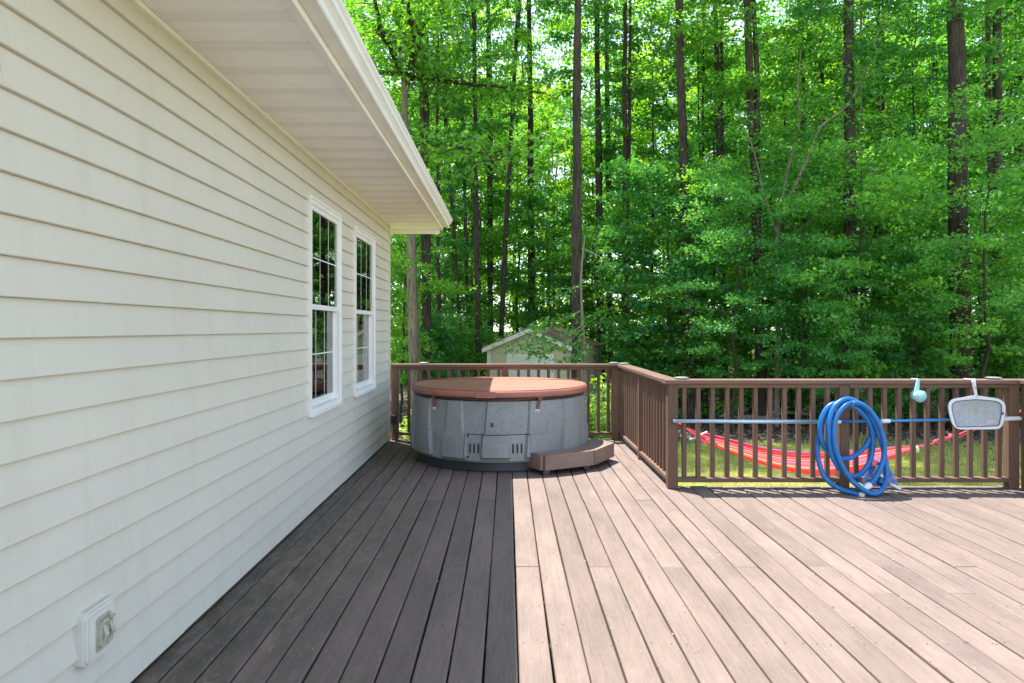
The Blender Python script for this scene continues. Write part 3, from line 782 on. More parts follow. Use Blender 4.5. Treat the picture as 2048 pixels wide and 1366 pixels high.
# leaf skimmer
net = thing('skimmer_net', 'white framed flat leaf skimmer net hung on the railing cap', 'pool net')
yn = NEAR-.066
def N(px, py, dy=0): return P(px, py, yn)+Vector((0, dy, 0))
oc = [(1949,791),(1975,794),(1995,797),(2006,804),(2010,813),(2009,828),(2006,845),(2001,854),(1992,858),(1955,858.5),(1921,858.5),(1911,855),(1904,846),(1899,830),(1896.5,815),(1899,804),(1908,797.5),(1926,794.5)]
ic = [(1952,799),(1972,800.5),(1992,803),(2000,807.5),(2002.5,815),(2001.5,828),(1999,842),(1997,849),(1990,851.5),(1955,853),(1917,853.5),(1912,849.5),(1908,838),(1904.5,825),(1903,814),(1904,808.5),(1911,803),(1930,800.5)]
def loop(pts, n=5): 
    w3 = [N(*p) for p in pts]; w3 = w3+w3[:1]
    ext = [w3[-2]]+w3+[w3[1]]; s = spline(ext, n); return s[n:-n]
ro, ri = loop(oc), loop(ic)
L = min(len(ro), len(ri)); v = []; f = []
for a, b in zip(ro[:L], ri[:L]): v += [a+Vector((0,-.006,0)), b+Vector((0,-.006,0)), b+Vector((0,.006,0)), a+Vector((0,.006,0))]
for i in range(L-1):
    for q in range(4): f.append((i*4+q, i*4+(q+1)%4, i*4+4+(q+1)%4, i*4+4+q))
autosmooth(obj('frame', mesh('frame', v, [q[::-1] for q in f]), M_grip, net))
MB().tube([p+Vector((0,-.005,0)) for p in ri], .004, 6, False).build('edging', M_navy, net, True)
cen = sum((p for p in ri[:-1]), Vector())/(len(ri)-1)
v = [cen+Vector((0,.030,-.02))]+[p for p in ri[:-1]]; m_ = len(v)-1
obj('mesh_panel', mesh('mesh_panel', v, [(0, 1+i, 1+(i+1)%m_) for i in range(m_)]), M_mesh, net)
hp = [N(1953, 794), N(1951, 785), N(1949, 775), N(1947.5, 764), N(1947, 758)]
MB().tube(hp, [.013, .012, .014, .016, .017], 10).build('handle_socket', M_grip, net, True)
MB().tube([N(1949.5, 777, -.012), N(1949, 772.5, -.012)], .006, 8).build('spring_button', M_metal, net)
top_ = N(1947, 759)
MB().tube(spline([top_+Vector((0,.004,-.008)), top_+Vector((0,.02,-.003)), Vector((top_.x, yn+.06, ZC+.005)), Vector((top_.x, yn+.12, ZC+.005))], 4), .004, 6).build('hanging_hook', M_grip, net, True)
MB().tube([N(2003, 824, -.01), N(2003, 829, -.01)], .010, 8).build('clip', M_navy, net, True)

# dipper cup
dip = thing('dipper_cup', 'pale cyan plastic dipper cup hooked over the railing cap', 'cup')
yd = NEAR-.06
c0, c1 = P(1829, 788.5, yd+.045), P(1843, 793.5, yd-.035)
ax = (c1-c0)
MB().tube([c0, c0+ax*.06, c0+ax*.5, c0+ax*.98, c0+ax*1.0, c0+ax*.92, c0+ax*.12], [.040, .044, .048, .053, .050, .048, .040], 28, False).build('cup', M_cyan, dip, True)
MB().tube([c0-ax*.01, c0+ax*.05], [.036, .0435], 28).build('cup_bottom', M_cyan, dip, True)
hb_ = P(1833, 779, yd); ht = P(1836, 758, yd)
h = MB()
for i in range(1):
    l = [hb_+Vector((-.020,0,-.012)), hb_+Vector((.020,0,-.012)), ht+Vector((.010,0,0)), ht+Vector((-.010,0,0))]
    h.add([p+Vector((0,-.004,0)) for p in l]+[p+Vector((0,.004,0)) for p in l], [(0,1,2,3),(7,6,5,4),(0,4,5,1),(1,5,6,2),(2,6,7,3),(3,7,4,0)])
h.tube([hb_+Vector((-.018,-.005,-.01)), ht+Vector((-.009,-.005,0))], .0035, 5); h.tube([hb_+Vector((.018,-.005,-.01)), ht+Vector((.009,-.005,0))], .0035, 5)
h.build('handle', M_cyan, dip)
MB().tube(spline([ht+Vector((0,0,-.01)), ht+Vector((0,.010,-.002)), Vector((ht.x, yd+.045, ZC+.006)), Vector((ht.x, yd+.09, ZC+.006))], 4), .005, 8).build('hook_tip', M_grip, dip, True)

# hose: a long coil leaned on the post and pole
HC = []   # (px, py, depth): read off the photograph, turned into points in front of the rail
def hx(x, y, d): return P(1610+x/6.073, 780+y/6.073, d)
loopA = [(690,1275,5.70),(560,1245,5.74),(400,1190,5.78),(240,1060,5.81),(165,860,5.845),(148,680,5.855),(185,500,5.855),(240,330,5.855),(330,200,5.85),
         (470,175,5.85),(620,220,5.85),(730,330,5.85),(795,460,5.85),(790,580,5.85),(720,700,5.85),(600,800,5.84),(480,835,5.83),(350,800,5.82),(240,690,5.81),(192,560,5.80),(185,420,5.80),(240,260,5.80),(340,170,5.80),
         (470,175,5.80),(610,215,5.805),(720,310,5.81),(800,450,5.82),(825,640,5.83),(800,830,5.83),(720,970,5.82),(610,1045,5.80),(490,1010,5.78),(380,900,5.765),(310,740,5.76),(290,540,5.76),(300,350,5.765),(360,200,5.775),
         (480,115,5.785),(600,130,5.79),(740,235,5.80),(850,410,5.80),(920,600,5.79),(965,780,5.78),(990,950,5.765),(985,1090,5.75),(940,1200,5.72),(850,1262,5.685),(720,1220,5.69),(560,1090,5.715),(440,900,5.73),(370,700,5.735),(350,500,5.74),(390,310,5.75),
         (500,180,5.765),(630,155,5.775),(760,225,5.78),(880,380,5.775),(950,580,5.765),(965,760,5.755),(930,920,5.745),(860,1060,5.735),(800,1140,5.73),(765,1175,5.725)]
hose = thing('pool_hose', 'thick blue coiled pool vacuum hose leaning on the railing post', 'hose')
pts = spline([hx(*p) for p in loopA], 7)
MB().tube(pts, .0215, 14).build('hose_coil', M_hose, hose, True)
def cuff(p0, p1, name, mat, r0=.026, r1=.022):
    MB().tube([p0, lerp(p0, p1, .1), lerp(p0, p1, .9), p1], [r0*.9, r0, r1, r1*.9], 14).build(name, mat, hose, True)
cuff(hx(790,1150,5.73), hx(715,1205,5.712), 'hose_cuff', M_grip, .029, .024)
cuff(hx(655,1268,5.705), hx(718,1290,5.69), 'hose_cuff', M_cream, .024, .022)
hk = spline([hx(595,130,5.90), hx(590,140,5.74), hx(592,180,5.735), hx(570,200,5.75), hx(545,210,5.80)], 5)
tag(MB().tube(hk, .004, 6).build('hose_hook', M_orange, None, True), 'small brass hook holding the top of the blue hose coil', 'hook')

vac = thing('vacuum_head', 'clear triangular pool vacuum head with blue brushes behind the hose', 'vacuum head')
def vx(x, y, d): return P(1610+x/6.073, 780+y/6.073, d)
tri = [(690,1110,5.79),(700,1060,5.80),(820,900,5.86),(890,865,5.875),(960,880,5.875),(1060,990,5.84),(1125,1110,5.79),(1128,1165,5.77),(1060,1180,5.765),(760,1180,5.77),(705,1150,5.78)]
front = [vx(*p) for p in tri]; nb_ = Vector((0, .035, .012)); m_ = len(front)
cc = sum(front, Vector())/m_+Vector((0,-.02,.01))
v = front+[p+nb_ for p in front]+[cc]
f = [(i, (i+1)%m_, m_*2) for i in range(m_)]+[(i, m_+i, m_+(i+1)%m_, (i+1)%m_) for i in range(m_)]
autosmooth(obj('clear_body', mesh('clear_body', v, f), M_clear, vac))
MB().tube([p+nb_ for p in front]+[front[0]+nb_], .006, 6, False).build('bumper_rim', M_clear, vac, True)
br = [((710,1140),(860,935)), ((900,900),(1010,960)), ((1030,1000),(1100,1140)), ((780,1150),(900,1165)), ((960,1165),(1080,1150)), ((820,1060),(930,1000)), ((900,1080),(960,1130))]
for (a, b) in br:
    p0, p1 = vx(*a, 5.80)+Vector((0,.02,0)), vx(*b, 5.80)+Vector((0,.02,0)); MB().tube([p0, p1], .013, 7).build('brush', M_cobalt, vac, True)
MB().tube([vx(925,1050,5.80), vx(915,1140,5.75)], [.026, .030], 12).build('hose_port', M_navy, vac, True)
p0, p1 = vx(1030,1140,5.755), vx(1165,1205,5.70)
MB().tube([p0, p1], .013, 10).build('handle_tube', M_grip, vac, True)
MB().tube([vx(890,1010,5.79), vx(960,1075,5.775)], [.02, .02], 10).build('swivel', M_grip, vac, True)

# ------------------------------------------------------------------ hammock beyond the railing
ham = thing('hammock', 'red and pink striped fabric hammock slung low above the lawn', 'hammock')
HD = 8.0
cl = [(1410,877,8.0,.09,.055),(1440,887,8.0,.13,.07),(1480,900,8.0,.16,.085),(1530,915,8.0,.19,.097),(1590,926,8.0,.21,.105),(1650,928,8.0,.21,.105),(1710,922,8.0,.18,.09),(1760,911,8.0,.12,.062),(1800,901,8.0,.07,.036),(1828,895,8.0,.03,.016)]
cps = spline([P(a,b,c) for a,b,c,_,_ in cl], 6); ws = spline([Vector((q[3],q[4],0)) for q in cl], 6)
NV = 40; v = []; uv = []; f = []
for i, (p, wv) in enumerate(zip(cps, ws)):
    for j in range(NV+1):
        t = j/NV*2-1                                   # -1 near edge, +1 far edge
        a = t*1.25
        rip = .010*math.sin(t*17+i*.06)*(1-.4*abs(t))+.006*math.sin(t*41+1+i*.03)
        sc_ = min(1, wv.x/.12)
        v.append(p+Vector((0, wv.x*math.sin(a)*.85, wv.y*(t+.30*t*t-.1)+rip*sc_)))
        uv.append((i/(len(cps)-1), j/NV))
for i in range(len(cps)-1):
    for j in range(NV): a = i*(NV+1)+j; f.append((a, a+1, a+NV+2, a+NV+1))
me = mesh('fabric', v, f, True); ul = me.uv_layers.new(name='UVMap')
for lp in me.loops: ul.data[lp.index].uv = uv[lp.vertex_index]
m, nt, p = new_mat('striped_cotton')
u = nt.nodes.new('ShaderNodeTexCoord').outputs['UV']; s = nt.nodes.new('ShaderNodeSeparateXYZ'); nt.links.new(u, s.inputs[0])
RED, PNK, LIL, PUR, YEL, ORG, OLV = (.46,.016,.022), (.50,.095,.14), (.34,.17,.30), (.14,.03,.10), (.50,.33,.05), (.46,.12,.035), (.22,.16,.04)
st = [(0,RED),(.08,(.40,.02,.02)),(.12,RED),(.24,(.40,.03,.025)),(.27,RED),(.30,OLV),(.335,YEL),(.35,PNK),(.42,(.44,.06,.09)),(.44,PNK),(.52,RED),(.56,PNK),(.64,YEL),(.655,RED),(.70,PNK),(.75,RED),(.83,ORG),(.85,RED),(.90,PUR),(.94,LIL),(.985,PUR)]
r = _ramp(nt, st); r.color_ramp.interpolation = 'CONSTANT'; nt.links.new(s.outputs[1], r.inputs[0])
nt.links.new(r.outputs[0], p.inputs['Base Color']); p.inputs['Roughness'].default_value = .85; p.inputs['Specular IOR Level'].default_value = .1
nt.links.new(_bump(nt, _noise(nt, _map(nt, u, (60, 500, 1)), 3, 2), .3, .004), p.inputs['Normal'])
obj('fabric', me, m, ham)
clew = P(1366, 853, 8.05)
for j in range(13):
    t = j/12*2-1; a0 = cps[0]+Vector((0, .08*t, .055*t)); mid = lerp(a0, clew, .5)+Vector((0, .02*t, -.006+.008*math.sin(j*2)))
    MB().tube([a0, mid, clew+Vector((0,.01*t,.004*math.sin(j)))], .0042, 5).build('clew_cord', M_rope, ham)
MB().tube(spline([P(1379,879,7.98), P(1388,876,7.98), P(1399,871,7.99), P(1409,866,8.0), P(1414,864,8.02)], 5), .011, 8).build('braided_bar', M_cream, ham, True)
MB().tube(spline([P(1412,890,7.96), P(1420,887,7.96), P(1425,878,7.97), P(1424,866,8.0), P(1425,860,8.0)], 5), .008, 8).build('braided_bar', M_cream, ham, True)
hl = Vector((SIDE+.10, FAR+.03, .62))
for dz in (-.016, .016):
    MB().tube(spline([clew+Vector((0,0,dz)), clew+Vector((-.12,.08,.05+dz*1.2)), hl+Vector((.1,-.1,-.06+dz)), hl], 6), .010, 8).build('hanging_rope', M_rope, ham, True)
MB().tube([hl+Vector((0,.03,.02)), hl+Vector((-.02,0,0)), hl+Vector((0,-.03,-.02))], .016, 8).build('knot', M_rope, ham, True)
clR = P(1868, 886, 8.05)
for j in range(7):
    t = j/6*2-1; a0 = cps[-1]+Vector((-.01, .025*t, .01*abs(t))); mid = lerp(a0, clR, .5)+Vector((0, .015*t, -.008))
    MB().tube([a0, mid, clR], .006, 5).build('clew_cord', M_rope, ham)
MB().tube([P(1832,893,7.95), P(1834,898,7.95), P(1835,904,7.96)], [.02,.026,.018], 8).build('tassel', M_cream, ham, True)
kn = [clR]+[clR+Vector((.03*q+.008*math.cos(q*2.3), .014*math.sin(q*2.9), .012*q+.015*math.sin(q*2.1))) for q in range(1, 8)]
MB().tube(spline(kn, 5), .019, 8).build('knot', M_rope, ham, True)
MB().tube(spline([clR+Vector((.02,0,.0)), clR+Vector((.05,-.02,.05)), clR+Vector((.12,.0,.06)), clR+Vector((.13,.02,.02))], 5), .017, 8).build('knot', M_rope, ham, True)
HT = Vector((PX(2140, 8.6), 8.6, .64))
for dz in (-.011, .011):
    MB().tube(spline([kn[-1], P(1915,872+dz*200,8.1), P(1955,855+dz*200,8.15), lerp(P(1955,855,8.15), HT, .6)+Vector((0,0,dz-.02)), HT+Vector((0,0,dz))], 6), .010, 8).build('hanging_rope', M_rope, ham, True)

# ------------------------------------------------------------------ shed
SHD = Vector((PX(976, 17.7), 17.7, -1.28)); th = R(-20)
shed = thing('garden_shed', 'tan garden shed with pale door and shallow gable roof behind railing', 'shed', SHD)
shed.rotation_euler = (0, 0, th)
W_, D_, HE, HP = 2.36, 3.0, 2.20, 2.68
def lap_wall(w_, h, top=None):
    """lap siding on the plane y=0 from x=0..w_, lower edge of each lap proud"""
    m = MB(); n_ = int(h/.11)+1
    for i in range(n_):
        z0, z1 = i*.11, min((i+1)*.11, h)
        if z1-z0 < .01: continue
        a0, a1 = 0, w_
        if top and z1 > top[0]:
            fz = (z1-top[0])/(top[1]-top[0]); a0, a1 = w_/2*fz, w_-w_/2*fz
        if a1-a0 < .02: continue
        m.prism([(.0, z0), (-.016, z0), (-.004, z1), (0, z1)][::-1], 'x', a0, a1)
    return m
wl = lap_wall(W_, HP-.03, (HE, HP)); wl.box(.01, W_-.01, .001, D_-.01, 0, HE)
wl.add([(.01,.001,HE),(W_-.01,.001,HE),(W_/2,.001,HP),(.01,D_,HE),(W_-.01,D_,HE),(W_/2,D_,HP)], [(0,1,2),(3,5,4)])
sw = wl.build('wall', M_shedwall, shed)
rs = lap_wall(D_, HE); o = rs.build('side_wall', M_shedwall, shed); o.location = (W_, 0, 0); o.rotation_euler = (0, 0, R(90))
dr = MB(); dr.box(.64, 1.72, -.045, .0, .02, 1.96); door = dr.build('door', M_sheddoor, shed)
for zz in (.55, 1.25): MB().box(.66, 1.70, -.052, -.0455, zz, zz+.012).build('door_groove', M_shedtrim, door)
for a, b, z0, z1 in ((.54, .64, 0, 2.05), (1.72, 1.82, 0, 2.05), (.64, 1.72, 1.96, 2.05)):
    MB().box(a, b, -.052, -.001, z0, z1).build('door_trim', M_shedtrim, shed)
for a in (-.02, W_-.075): MB().box(a, a+.095, -.024, .03, 0, HE).build('corner_board', M_shedtrim, shed)
MB().box(W_-.03, W_+.024, D_-.08, D_+.01, 0, HE).build('corner_board', M_shedtrim, shed)
sl_ = (HP-HE)/(W_/2)
for sgn in (-1, 1):
    x_e = W_/2+sgn*(W_/2+.10); z_e = HP-sl_*(W_/2+.10)
    pr = [(W_/2, HP+.02), (x_e, z_e+.02), (x_e, z_e+.06), (W_/2, HP+.06)]
    if sgn > 0: pr = pr[::-1]
    pr = pr[::-1]
    MB().prism(pr, 'y', -.16, D_+.16).build('roof', M_shedroof, shed)
    pr = [(W_/2, HP-.09), (x_e, z_e-.09), (x_e, z_e+.019), (W_/2, HP+.019)]
    MB().prism(pr, 'y', -.18, -.15).build('rake_board', M_shedtrim, shed)
MB().box(W_+.02, W_+.05, -.15, D_+.15, HE-.15, HE-.02).build('eave_board', M_shedwall, shed)

# ------------------------------------------------------------------ foliage tools
def leaf_mesh(name, pos, nrm, ax, size, rnds, mat, shape='kite'):
    """pos (n,3), normals, axes: one small folded leaf each"""
    n = len(pos)
    nrm = nrm/np.linalg.norm(nrm, axis=1, keepdims=True)
    ax = ax-(ax*nrm).sum(1, keepdims=True)*nrm; ax /= np.maximum(1e-6, np.linalg.norm(ax, axis=1, keepdims=True))
    sd = np.cross(nrm, ax)
    if shape == 'kite':
        T = [(0,0,0), (.36,.45,.10), (0,1,-.10), (-.36,.45,.10)]; F_ = [(0,1,2), (0,2,3)]
    elif shape == 'needle':
        T = [(-.012,0,0), (.012,0,0), (.06,1,.0)]; F_ = [(0,1,2)]
    elif shape == 'blade':
        T = [(-.07,0,0), (.07,0,0), (0,1,.0)]; F_ = [(0,1,2)]
    else:
        T = [(0,0,0), (.54,.36,.08), (.20,.52,.03), (0,1,-.10), (-.20,.52,.03), (-.54,.36,.08)]; F_ = [(0,1,2), (0,2,3), (0,3,4), (0,4,5)]
    k = len(T); V = np.empty((n, k, 3), np.float32)
    for i, (a, b, c) in enumerate(T): V[:, i] = pos+(sd*a+ax*b+nrm*c)*size[:, None]
    Fa = (np.arange(n)[:, None, None]*k+np.array(F_)[None]).reshape(-1, 3).astype(np.int32)
    me = bpy.data.meshes.new(name); nf = len(Fa)
    me.vertices.add(n*k); me.vertices.foreach_set('co', V.ravel())
    me.loops.add(nf*3); me.loops.foreach_set('vertex_index', Fa.ravel())
    me.polygons.add(nf); me.polygons.foreach_set('loop_start', np.arange(nf, dtype=np.int32)*3)
    a = me.attributes.new('rnd', 'FLOAT', 'FACE'); a.data.foreach_set('value', np.repeat(rnds, len(F_)).astype(np.float32))
    me.update(calc_edges=True); me.materials.append(mat)
    return me

def grow(seed, H, r0, cb, cr, nb, ntw, nlf, lsize, rise=.5, droop=.25, wander=.12, top=.97, shape='tri', fork=None, tilt=.55):
    """returns (trunk MB, leaf arrays): trunk, limbs and twigs; leaves laid in sprays along the twigs"""
    rg = np.random.default_rng(seed); tm = MB()
    nT = 14; tp = []; off = np.zeros(2)
    for i in range(nT+1):
        t = i/nT; off = off+rg.normal(0, wander*H/nT*.16, 2)*(1 if i > 1 else 0)
        tp.append(Vector((off[0], off[1], t*H)))
    rr = [r0*(1.0-.86*(i/nT))*(1.30 if i == 0 else 1) for i in range(nT+1)]
    tp.insert(1, lerp(tp[0], tp[1], .22)); rr.insert(1, r0*1.06)
    tm.tube(tp, rr, 10, False)
    def at(h):
        h = min(max(h, 0), H*.999)/H*nT; i = int(h); q = [tp[0]]+tp[2:]; return lerp(q[i], q[i+1], h-i)
    Pp, Nn, Ax, Sz, Rn = [], [], [], [], []
    az = rg.uniform(0, 6.28)
    for b in range(nb):
        t = (b+.5)/nb; h = H*(cb+(top-cb)*t**.9); az += 2.4+rg.normal(0, .35)
        prof = (.55+.9*math.sin(math.pi*min(1, .18+.82*(1-t))))*.69
        Lb = cr*prof*rg.uniform(.62, 1.15)
        el = rise*rg.uniform(.5, 1.4)+.5*t
        p = at(h); d = Vector((math.cos(az)*math.cos(el), math.sin(az)*math.cos(el), math.sin(el)))
        bp = [p]; seg = 6
        for s_ in range(seg):
            d = (d+Vector((rg.normal(0, .15), rg.normal(0, .15), rg.normal(0, .09)-droop/seg*1.6))).normalized()
            bp.append(bp[-1]+d*Lb/seg)
        rb = max(.006, r0*.26*(1-.6*t)*min(1, Lb/2.0))
        tm.tube(bp, [rb*(1-.85*i/seg) for i in range(seg+1)], 5, False)
        for q in range(ntw):
            s_ = .22+.78*(q+rg.uniform(0, .9))/ntw; s_ = min(s_, .999); i = int(s_*seg); bpnt = lerp(bp[i], bp[i+1], s_*seg-i)
            bd = (bp[i+1]-bp[i]).normalized(); sidev = bd.cross(Vector((0,0,1)))
            if sidev.length < .1: sidev = Vector((1,0,0))
            sidev.normalize(); sg = 1 if q % 2 else -1
            td = (bd*rg.uniform(.3, 1.0)+sidev*sg*rg.uniform(.4, 1.1)+Vector((0,0,rg.normal(.05, .28)))).normalized()
            Lw = Lb*rg.uniform(.18, .40)*(1.2-.5*s_)+.15
            te = bpnt+td*Lw+Vector((0,0,-.12*Lw)); tmid = lerp(bpnt, te, .5)+Vector((0,0,.07*Lw))
            tm.tube([bpnt, tmid, te], [max(.004, rb*.28), max(.003, rb*.2), .002], 3, False)
            m_ = max(4, int(nlf*rg.uniform(.5, 1.4)*min(1.6, Lw/.5+.25)))
            u = rg.uniform(.12, 1.12, m_)[:, None]
            A, Bm, C = np.array(bpnt), np.array(tmid), np.array(te)
            base = (1-u)**2*A+2*u*(1-u)*Bm+u*u*C
            sp = .05+.16*Lw
            base = base+rg.normal(0, 1, (m_, 3))*np.array([sp, sp, sp*.42])
            nr = np.array([0, 0, 1.0])+rg.normal(0, tilt, (m_, 3)); a_ = np.array(td)*.8+rg.normal(0, .8, (m_, 3))+np.array([0, 0, -.45])
            Pp.append(base); Nn.append(nr); Ax.append(a_); Sz.append(lsize*rg.uniform(.6, 1.25, m_)); 
            tone = rg.uniform(0, 1); Rn.append(np.clip(.6*rg.uniform(0, 1, m_)+.4*tone, 0, 1))
    return tm, (np.concatenate(Pp), np.concatenate(Nn), np.concatenate(Ax), np.concatenate(Sz), np.concatenate(Rn))
LEAFCOUNT = 0
class Kind:
    def __init__(s, seed, H, bark, leaf, shape='tri', **kw):
        global LEAFCOUNT
        s.H = H; tm, L = grow(seed, H, kw.pop('r0'), shape=shape, **kw)
        s.trunk = mesh('trunk', tm.v, tm.f, True); s.trunk.materials.append(bark)
        s.crown = leaf_mesh('crown', *L, leaf, shape); LEAFCOUNT += len(L[0])
    def put(s, name, label, cat, x, y, H=None, diam=None, r0=None, rot=0, lean=(0, 0), group=None, spread=1.0, z=None):
        k = (H or s.H)/s.H
        t = thing(name, label, cat, (x, y, (gz(x, y) if z is None else z)-.05), group)
        t.rotation_euler = (lean[1], lean[0], 0)
        a = obj('trunk', s.trunk, None, t); b = obj('crown', s.crown, None, t)
        kd = k*spread if diam is None else max(.3, diam/(2*r0))
        a.scale = (k*spread, k*spread, k); b.scale = (k*spread, k*spread, k); a.rotation_euler = b.rotation_euler = (0, 0, rot)
        return t

# tall trunks get their own bole mesh (own girth) and share crowns
def bole(seed, H, r0, wander=.10):
    rg = np.random.default_rng(seed); m = MB(); n_ = 26; p = []; off = np.zeros(2); rr = []
    for i in range(n_+1):
        t = i/n_; off = off+rg.normal(0, wander*.06, 2)*(i > 1); p.append(Vector((off[0], off[1], t*H)))
        rr.append(r0*((1-.62*t)+.38*math.exp(-t*H/.35))*rg.uniform(.97, 1.03))
    m.tube(p, rr, 14, False); return mesh('trunk', m.v, m.f, True)

CAN = []     # high crowns on a long clear stem
for sd in range(4):
    CAN.append(Kind(100+sd, 22, M_bark, M_leaf, 'kite', r0=.10, cb=.33+.04*sd, cr=2.7, nb=36, ntw=7, nlf=29, lsize=.13, rise=.35, droop=.35))
MID = []     # slender wood edge trees, leafy from low down
for sd in range(4):
    MID.append(Kind(200+sd, 12, M_bark, [M_leaf, M_leafy, M_leaf, M_leafd][sd], 'kite', r0=.075, cb=.20, cr=2.3, nb=34, ntw=7, nlf=38, lsize=.12, rise=.42, droop=.38, wander=.25))
UND = []     # understorey maples and oaks close to the lawn
for sd in range(4):
    UND.append(Kind(300+sd, 7, M_bark, [M_under, M_leafd, M_under, M_leafy][sd], 'tri', r0=.055, cb=.22, cr=1.9, nb=27, ntw=8, nlf=[36, 34, 46, 36][sd], lsize=[.105, .13, .082, .11][sd], rise=.35, droop=.40, wander=.5))
SHR = []
for sd in range(3):
    SHR.append(Kind(400+sd, 2.2, M_bark, [M_leafd, M_under, M_leaf][sd], 'tri', r0=.03, cb=.06, cr=1.1, nb=22, ntw=7, nlf=34, lsize=.085, rise=.7, droop=.2, wander=.5, top=.9))

# ------------------------------------------------------------------ the wood
TALL = [  # px at ground, px at top of frame, depth, width px, crown kind, crown scale, bark, label
 (838, 806, 15.6, 25, None, 1, M_barkg, 'forking grey barked oak beside the house corner'),
 (853, 851, 17.0, 20, 0, .9, M_bark, 'straight dark trunk just right of the forking grey oak'),
 (881, 868, 18.5, 8, 1, .6, M_bark, 'thin leaning dark tree between house eave and shed, first past the dark trunk'),
 (930, 878, 19.5, 8, 2, .6, M_bark, 'thin tree leaning left at some height, left of the shed'),
 (941, 918, 20.5, 7, 3, .6, M_bark, 'thinnest of the dark stems left of the shed'),
 (957, 948, 19.0, 10, 1, .7, M_bark, 'dark slim tree nearest the left wall of the shed'),
 (983, 975, 23.0, 12, 0, .7, M_bark, 'dark tree rising behind left eave of the shed'),
 (994, 1038, 21.0, 11, None, .7, M_bark, 'slim dark trunk leaning right above the shed roof'),
 (1066, 1056, 24.0, 16, 2, .7, M_bark, 'dark trunk rising straight behind the shed peak'),
 (1151, 1156, 14.8, 18, 3, .8, M_bark, 'straight brown pine trunk standing in front of the shed'),
 (1201, 1196, 22.0, 15, 0, .9, M_bark, 'dark trunk just beyond right end of the shed'),
 (1221, 1212, 24.0, 10, None, .8, M_bark, 'slimmer twin of the trunk beyond right end of the shed'),
 (1252, 1257, 21.0, 12, 1, .8, M_bark, 'dark slim tree above the far deck corner'),
 (1385, 1358, 17.0, 21, 2, 1, M_bark, 'stout dark trunk leaning left above the near corner post'),
 (1404, 1400, 23.0, 8, None, .8, M_bark, 'thin stem right of the stout trunk above the near corner post'),
 (1452, 1434, 22.0, 14, 3, .9, M_bark, 'mid brown trunk above the left half of the front railing'),
 (1526, 1497, 16.6, 19, 0, 1, M_bark, 'tall brown trunk left of the pale branching tree'),
 (1612, 1600, 24.0, 17, 1, .9, M_bark, 'dark trunk right of the pale branching tree'),
 (1668, 1638, 23.0, 9, None, .8, M_bark, 'slim leaning stem above the blue hose'),
 (1704, 1696, 15.9, 25, 2, 1, M_bark, 'bold nearly black trunk standing above the hose coil'),
 (1734, 1722, 20.0, 6, None, .6, M_barkp, 'pair-like pale sapling right of the nearly black trunk'),
 (1763, 1758, 22.0, 10, 3, .8, M_bark, 'thin dark stem midway between black trunk and thickest trunk'),
 (1881, 1868, 26.0, 12, None, .9, M_bark, 'dim trunk behind the left side of the thickest trunk'),
 (1924, 1906, 15.2, 39, 1, 1.1, M_bark, 'thickest brown pine trunk, above the skimmer net'),
 (1993, 1988, 17.2, 21, 0, 1, M_bark, 'sturdy trunk between the thickest pine and right photo edge'),
 (2019, 2010, 24.0, 9, 2, .9, M_bark, 'slim stem right of the sturdy right-hand trunk'),
 (2044, 2040, 22.0, 10, 3, .9, M_bark, 'slim dark stem on the right edge of the photo'),
]
for i, (pb, pt, d, wpx, kd, ks, bark, label) in enumerate(TALL):
    x = PX(pb, d); ztop = EYE+VY*d/F; zg = gz(x, d)-.05
    lean = math.atan2(PX(pt, d)-x, ztop-zg); r0 = wpx*d/F/2
    H = 20 if wpx > 9 else 14
    if i == 0: H = 9.3
    t = thing('woodland_tree', label, 'tree', (x, d, zg), 'tall trees of the wood')
    t.rotation_euler = (0, lean, 0)
    b = bole(500+i, H, r0*1.05, .25 if wpx < 14 else .15); b.materials.append(bark); obj('trunk', b, None, t)
    if i == 0: OAK = (t, r0); continue
    if kd is None: kd = i % 4; ks *= .75
    hs = H*1.04/CAN[kd].H
    for nm, me in (('branches', CAN[kd].trunk), ('crown', CAN[kd].crown)):
        c = obj(nm, me, None, t); c.scale = (ks, ks, hs); c.rotation_euler = (0, 0, i*1.9)
